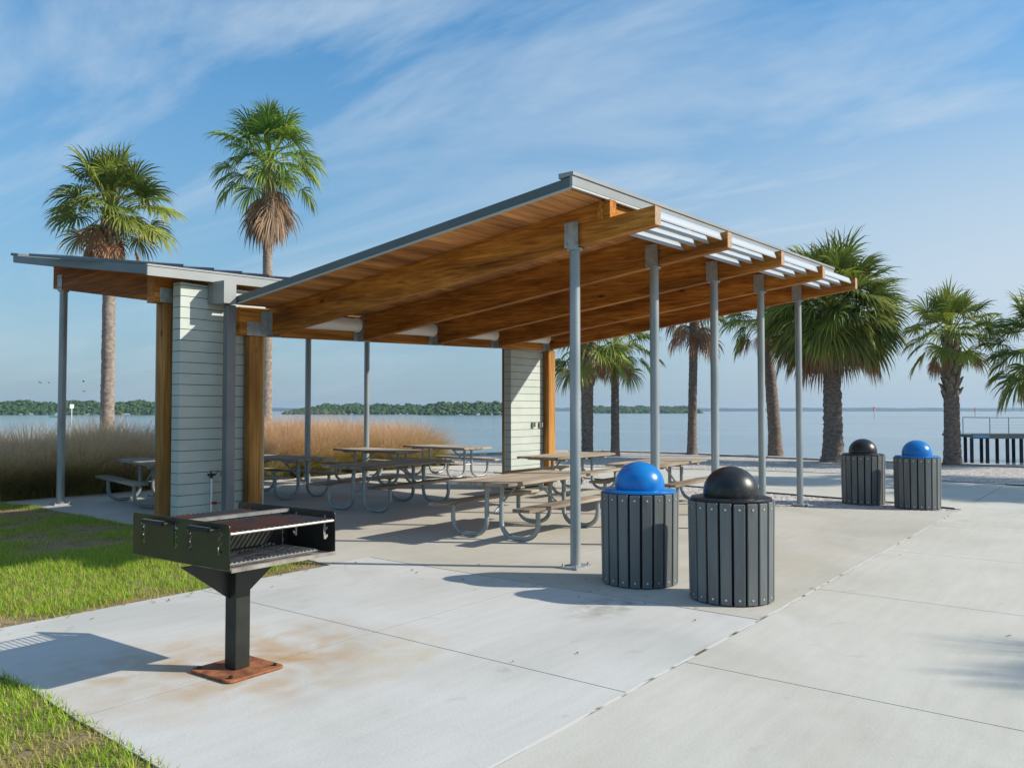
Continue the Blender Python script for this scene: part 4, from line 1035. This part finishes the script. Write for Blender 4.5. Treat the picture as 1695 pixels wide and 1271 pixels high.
def blades(name, x, y, h, wd, bend, dirn, tint, brown, m, z0=0.0, segs=3, pw=1.0):
    n = len(x); ts = np.linspace(0, 1, segs + 1); V = []; T = []
    a = dirn; ex = np.cos(a); ey = np.sin(a); rng = np.random.default_rng(1); f = a + rng.uniform(.6, 2.5, n); sx = np.cos(f); sy = np.sin(f)
    for k, t in enumerate(ts):
        hx = x + ex * bend * h * t ** 1.8; hy = y + ey * bend * h * t ** 1.8; hz = z0 + h * t * (1 - .35 * bend * t)
        w_ = wd * (1 - t) ** pw
        tt = np.stack([np.clip(tint, 0, 1), np.clip(brown[0] + brown[1] * t ** brown[2], 0, 1)], 1)
        if k < segs:
            V.append(np.stack([hx - sx * w_, hy - sy * w_, hz], 1)); V.append(np.stack([hx + sx * w_, hy + sy * w_, hz], 1)); T += [tt, tt]
        else: V.append(np.stack([hx, hy, hz], 1)); T.append(tt)
    m_ = 2 * segs + 1
    V = np.stack(V, 1).reshape(-1, 3); T = np.stack(T, 1).reshape(-1, 2); b0 = np.arange(n) * m_
    F4 = np.concatenate([np.stack([b0 + 2 * k, b0 + 2 * k + 1, b0 + 2 * k + 3, b0 + 2 * k + 2], 1) for k in range(segs - 1)]) if segs > 1 else np.zeros((0, 4), np.int32)
    F3 = np.stack([b0 + m_ - 3, b0 + m_ - 2, b0 + m_ - 1], 1)
    o = leafobj(name, V, F3, F4, T, m); o['kind'] = 'stuff'; return o
rng = np.random.default_rng(4)
def lawn(poly, n, x0, x1, y0, y1, label, fall=True):
    x = rng.uniform(x0, x1, n); y = rng.uniform(y0, y1, n)
    k = pip(x, y, poly)
    # only where the camera side can see it, thinner farther off
    br = vnoise(x, y, .55, 3) * .6 + vnoise(x, y, 2.3, 5) * .4
    bare = np.clip((br - .56) * 5 + np.exp(-(y - 6.98) / .22) * (x > 2.9) * .9 + np.clip((y - 9.2) * .4, 0, .42) * (y < 16), 0, 1)
    k &= rng.random(n) > bare * .75
    x, y, br, bare = x[k], y[k], br[k], bare[k]; n = len(x)
    h = rng.uniform(.04, .105, n) * (1 - .5 * bare) * (.7 + .6 * vnoise(x, y, 1.3, 8)); wd = rng.uniform(.0028, .0052, n)
    o = blades('lawn_grass', x, y, h, wd, rng.uniform(.2, 1.1, n), rng.uniform(0, 6.28, n), rng.random(n) * .8, (np.clip(bare * .9 + (rng.random(n) > .86) * .7, 0, 1), 0.15, 1), M['lawn'], z0=-.012, segs=2)
    o['label'] = label; o['category'] = 'grass'
lawn([(-3, 6.985), (6.2, 6.99), (6.33, 7.6), (6.49, 9.0), (6.66, 11.4), (7.02, 16.1), (6.6, 17.2), (0, 17.2)], 230000, -3, 7, 6.98, 17.2, 'patchy green lawn between the concrete walk and the pavilion slab')
lawn([(.2, 2.44), (2.10, 2.44), (2.27, 3.6), (2.36, 4.5), (2.46, 5.4), (2.45, 5.74), (.2, 5.74)], 42000, .2, 2.45, .5, 5.75, 'corner of bright green lawn at the lower left')
# ------------------------------------------------------------------ plume grass
def plume(poly, n, x0, x1, y0, y1, label, hmul=1.0, seed=9):
    rg = np.random.default_rng(seed)
    nt_ = int(n / 640); tx = rg.uniform(x0, x1, nt_ * 3); ty = rg.uniform(y0, y1, nt_ * 3); k = pip(tx, ty, poly); tx, ty = tx[k], ty[k]
    th = rg.uniform(.70, 1.28, len(tx)); nb = 1150
    X = np.repeat(tx, nb) + rg.normal(0, .13, len(tx) * nb); Y = np.repeat(ty, nb) + rg.normal(0, .13, len(tx) * nb)
    n_ = len(X); hh = np.repeat(th, nb) * rg.uniform(.75, 1.32, n_) * hmul
    out = np.arctan2(Y - np.repeat(ty, nb), X - np.repeat(tx, nb))
    low = rg.random(n_) < .45
    hh = np.where(low, hh * .62, hh)
    bend = np.where(low, rg.uniform(.5, 1.5, n_), rg.uniform(.2, 1.25, n_))
    out = out + rg.normal(0, .5, n_)
    # wind leans the plumes to the left of the photo
    wd = np.where(low, .0055, .0045) * rg.uniform(.7, 1.3, n_)
    tint = rg.random(n_)
    o = blades('plume_grass', X, Y, hh, wd, bend, out, tint, (np.where(low, 0.05, .05), np.where(low, .12, 1.2), 2.9), M['muhly_pink' if seed == 10 else 'muhly'], z0=-.08, segs=4, pw=.28)
    o['label'] = label; o['category'] = 'ornamental grass'
plume([(-2, 17.6), (6.6, 17.5), (9.0, 17.3), (13.6, 17.2), (13.6, 20.6), (8, 22), (-2, 24)], 62000, -2, 13.6, 17, 24, 'dense tan plume grass in shade behind the left roof post', 1.22, 9)
plume([(13.5, 17.5), (17.2, 17.3), (20.0, 17.5), (20.6, 18.2), (17, 20.6), (13.5, 20.6)], 42000, 13.4, 20.6, 17, 21, 'reddish pink plume grass behind the shaded tables', 1.22, 10)

# a little wind-blown litter on the paving: stuff, one object
rg = np.random.default_rng(12); b = MB()
for k in range(90):
    x, y = rg.uniform(2.6, 14), rg.uniform(-1, 7)
    if k % 3 == 0: x, y = rg.uniform(2.6, 6.5), 6.9 + rg.normal(0, .12)
    elif k % 3 == 1: x, y = 6.65 + rg.normal(0, .25), rg.uniform(2.6, 7.0)
    a = rg.uniform(0, 6.28); l_, w_ = rg.uniform(.012, .035), rg.uniform(.004, .010)
    ca, sa = math.cos(a), math.sin(a); P_ = lambda u, v, z: (x + u * ca - v * sa, y + u * sa + v * ca, z)
    b.add([P_(-l_, 0, .006), P_(0, -w_, .009), P_(l_, 0, .014), P_(0, w_, .010)], [(0, 1, 2, 3)])
o = b.build('leaf_litter', mat('dry_leaf', (0.10, 0.07, 0.035), 0.8, col2=(0.24, 0.17, 0.08), scale=3)); tag(o, 'small dry leaf scraps scattered on the concrete', 'leaf litter', None, 'stuff')
# ------------------------------------------------------------------ far mangroves, shore, markers, pier
def ico(sub):
    bm = bmesh.new(); bmesh.ops.create_icosphere(bm, subdivisions=sub, radius=1); v = np.array([q.co[:] for q in bm.verts]); f = np.array([[w_.index for w_ in q.verts] for q in bm.faces]); bm.free(); return v, f
IV, IF = ico(2)
def island(name, x0, x1, D, htop, rows, label, seed, hfun=None, depth=40, step=3.4):
    rg = np.random.default_rng(seed); V = []; F = []; base = 0
    a, c = spot(x0, D), spot(x1, D); ln = (c - a).length; n = int(ln / step)
    for k in range(int(n * rows * 9)):
        q = rg.random(); hh = htop * (hfun(q) if hfun else 1) * (.93 + .07 * math.sin(q * 31) + .04 * math.sin(q * 83)); lv = rg.random() ** .7
        rad = rg.uniform(.7, 1.9) * D / 560; rz = rad * rg.uniform(.6, .9)
        p = a.lerp(c, q) + FW * (depth * (.15 + .85 * lv) + rg.uniform(-3, 3))
        dis = 1 + .28 * np.sin(IV @ rg.normal(0, 8, (3, 3))).sum(1) / 1.7
        v = IV * dis[:, None] * np.array([rad, rad, rz]); v += np.array([p.x, p.y, WZ + max(rz * .5, lv * (hh - rz))])
        V.append(v); F.append(IF + base); base += len(IV)
    V = np.concatenate(V); F = np.concatenate(F)
    me = bpy.data.meshes.new(name); me.vertices.add(len(V)); me.vertices.foreach_set('co', V.astype(np.float32).ravel())
    me.loops.add(F.size); me.loops.foreach_set('vertex_index', F.astype(np.int32).ravel()); me.polygons.add(len(F))
    me.polygons.foreach_set('loop_start', np.arange(len(F), dtype=np.int32) * 3); me.polygons.foreach_set('loop_total', np.full(len(F), 3, np.int32)); me.update(calc_edges=True)
    me.materials.append(M['mangrove']); o = bpy.data.objects.new(name, me); COL.objects.link(o)
    tag(o, label, 'mangroves', None, 'stuff'); return o
bump_ = lambda q: min(1, (q + .02) * 6, (1.02 - q) * 6) ** .5
island('mangrove_trees', -260, 262, 560, 10.3, 4, 'green mangrove shoreline across the water at far left', 1, lambda q: 1)
island('mangrove_trees', 463, 700, 640, 9.0, 3, 'low mangrove island left of the nearer darker one', 2, lambda q: min(1, .35 + q * 3) * (1 if q < .8 else .95))
island('mangrove_trees', 690, 842, 540, 9.6, 3, 'darker nearer mangrove island beside the far siding wall', 3, lambda q: min(1, .55 + q * 4))
island('mangrove_trees', 985, 1167, 950, 9.2, 3, 'distant small mangrove island behind the steel posts', 4, lambda q: min(1, (1.02 - q) * 5 + .35), step=5)
M['hill'] = mat('far_shore', (0.05, 0.085, 0.075), 0.9, col2=(0.08, 0.12, 0.10), scale=0.02)
rg = np.random.default_rng(6); b = MB(); D = 3900.0; xs = np.arange(-1400, 3100, 9)
hs = 9 + 6 * np.convolve(rg.random(len(xs) + 8), np.ones(9) / 9, 'valid') + rg.random(len(xs)) * 4.5
for i in range(len(xs) - 1):
    p, q = spot(xs[i], D), spot(xs[i + 1], D)
    if max(abs(p.x), abs(p.y), abs(q.x), abs(q.y)) > 4600: continue
    h0, h1 = hs[i], hs[i + 1]; o_ = FW * 90
    b.hexa([p + Vector((0, 0, WZ - 1)), q + Vector((0, 0, WZ - 1)), q + o_ + Vector((0, 0, WZ - 1)), p + o_ + Vector((0, 0, WZ - 1))], [p + Vector((0, 0, h0)), q + Vector((0, 0, h1)), q + o_ + Vector((0, 0, h1 * 1.1)), p + o_ + Vector((0, 0, h0 * 1.1))])
o = b.build('far_shore', M['hill']); o['kind'] = 'structure'

def marker(x, D, top, label, red=False):
    p = spot(x, D, WZ); t = empty('channel_marker', p, label=label, cat='channel marker', group='channel markers in the bay')
    b = MB(); b.tube([(0, 0, -.5), (0, 0, top)], .09 * D / 150, 8); b.build('pile', M['mark'], t)
    b = MB(); s = .35 * D / 150
    b.box(-s, s, -s * .2, s * .2, top - s, top + s); b.build('board', M['redp' if red else 'mark'], t)
marker(119, 150, 3.4, 'white channel marker post beside the left roof post')
marker(1447, 420, 3.6, 'reddish channel marker in the open bay above the far black bin', True)
marker(1614, 520, 3.2, 'small faint channel marker left of the pier railing', True)
# boat
bt_ = spot(95, 330, WZ)
boat = empty('motor_boat', bt_, AZ - R(90), label='tiny pale green and white motor boat off the left mangroves', cat='boat')
b = MB(); b.prism([(-2.6, -.9, 0), (2.2, -.9, 0), (3.3, 0, 0), (2.2, .9, 0), (-2.6, .9, 0)], (0, 0, .75)); b.build('hull', M['hullg'], boat)
b = MB(); b.box(-.6, .5, -.5, .5, .76, 1.5); b.build('console', M['white'], boat)
# birds
for k, (x, D, z) in enumerate([(66, 90, 4.6), (137, 95, 4.9), (139, 90, 3.7), (81, 120, 5.6)]):
    b = MB(); p = spot(x, D, z); s = .28
    b.add([(-s, .1, .1), (-s * .4, -.06, .06), (0, -.06, 0), (0, .12, 0), (s * .4, -.06, .06), (s, .1, .12), (0, -.2, .01), (0, .25, .01)], [(0, 1, 2, 3), (2, 4, 5, 3), (1, 6, 2), (2, 6, 4), (3, 7, 2)])
    o = b.build('bird', M['bird']); o.location = p; o.rotation_euler = (.3, .2, AZ + k)
    tag(o, 'tiny dark bird flying low over the bay at far left', 'bird', 'birds over the bay')

# pier
pr0 = spot(1585, 44.0); dr = RT
pier = empty('fishing_pier', pr0, math.atan2(dr.y, dr.x), label='wooden pier on dark pilings with a wire railing at the right edge', cat='pier')
b = MB(); b.box(-.02, 22, -1.3, 1.6, .32, .46); b.box(-.05, 22, -1.36, -1.30, .26, .50)
dk = b.build('deck', M['pierdeck'], pier)
b = MB(); b.box(.1, 2.9, -1.37, -1.355, .33, .46); 
xs = 0.2
for x, y in [(.15, -1.0), (.94, -1.0), (1.95, -1.0), (2.65, -1.0), (3.5, -1.0), (4.3, -1.0), (5.2, -1.0), (6.2, -1.0), (1.85, 1.2), (2.68, 1.2), (3.55, 1.2), (4.5, 1.2), (5.4, 1.2), (6.4, 1.2), (1.0, 1.2)]:
    q = MB(); q.tube([(x, y, WZ - .8), (x, y, .30)], .085, 10); q.build('piling', M['pile'], pier, smooth=True)
q = MB(); q.box(.02, .85, -1.375, -1.361, .31, .45); q.build('sign_plate', M['sign'], pier)
q = MB()
for k in range(16):
    x = 1.0 + k * .95; q.tube([(x, -1.15, .46), (x, -1.15, 1.33)], .028, 8)
for z in (1.31, ): q.tube([(1.0, -1.15, z), (16, -1.15, z)], .022, 8)
for z in (.62, .78, .94, 1.1): q.tube([(1.0, -1.15, z), (16, -1.15, z)], .005, 4)
q.tube([(1.0, -1.15, 1.31), (1.0, 1.4, 1.31)], .022, 8); q.tube([(1.0, 1.4, .46), (1.0, 1.4, 1.31)], .028, 8); q.tube([(1.0, 1.4, 1.31), (16, 1.4, 1.31)], .022, 8)
q.build('railing', M['galv'], pier)

# ------------------------------------------------------------------ haze
HAZE = 1
if HAZE:
    b = MB(); b.box(-4900, 4900, -4900, 4900, -3.5, 32)
    o = b.build('haze', []); o.data.materials.clear()
    m = bpy.data.materials.new('haze'); m.use_nodes = True; t = m.node_tree; t.nodes.clear()
    pv = N(t, 'ShaderNodeVolumePrincipled'); pv.inputs['Color'].default_value = (0.66, 0.84, 1.0, 1); pv.inputs['Density'].default_value = 0.00017
    pv.inputs['Anisotropy'].default_value = 0.2
    ou = N(t, 'ShaderNodeOutputMaterial'); L(t, pv.outputs[0], ou.inputs['Volume'])
    o.data.materials.append(m); o['kind'] = 'stuff'
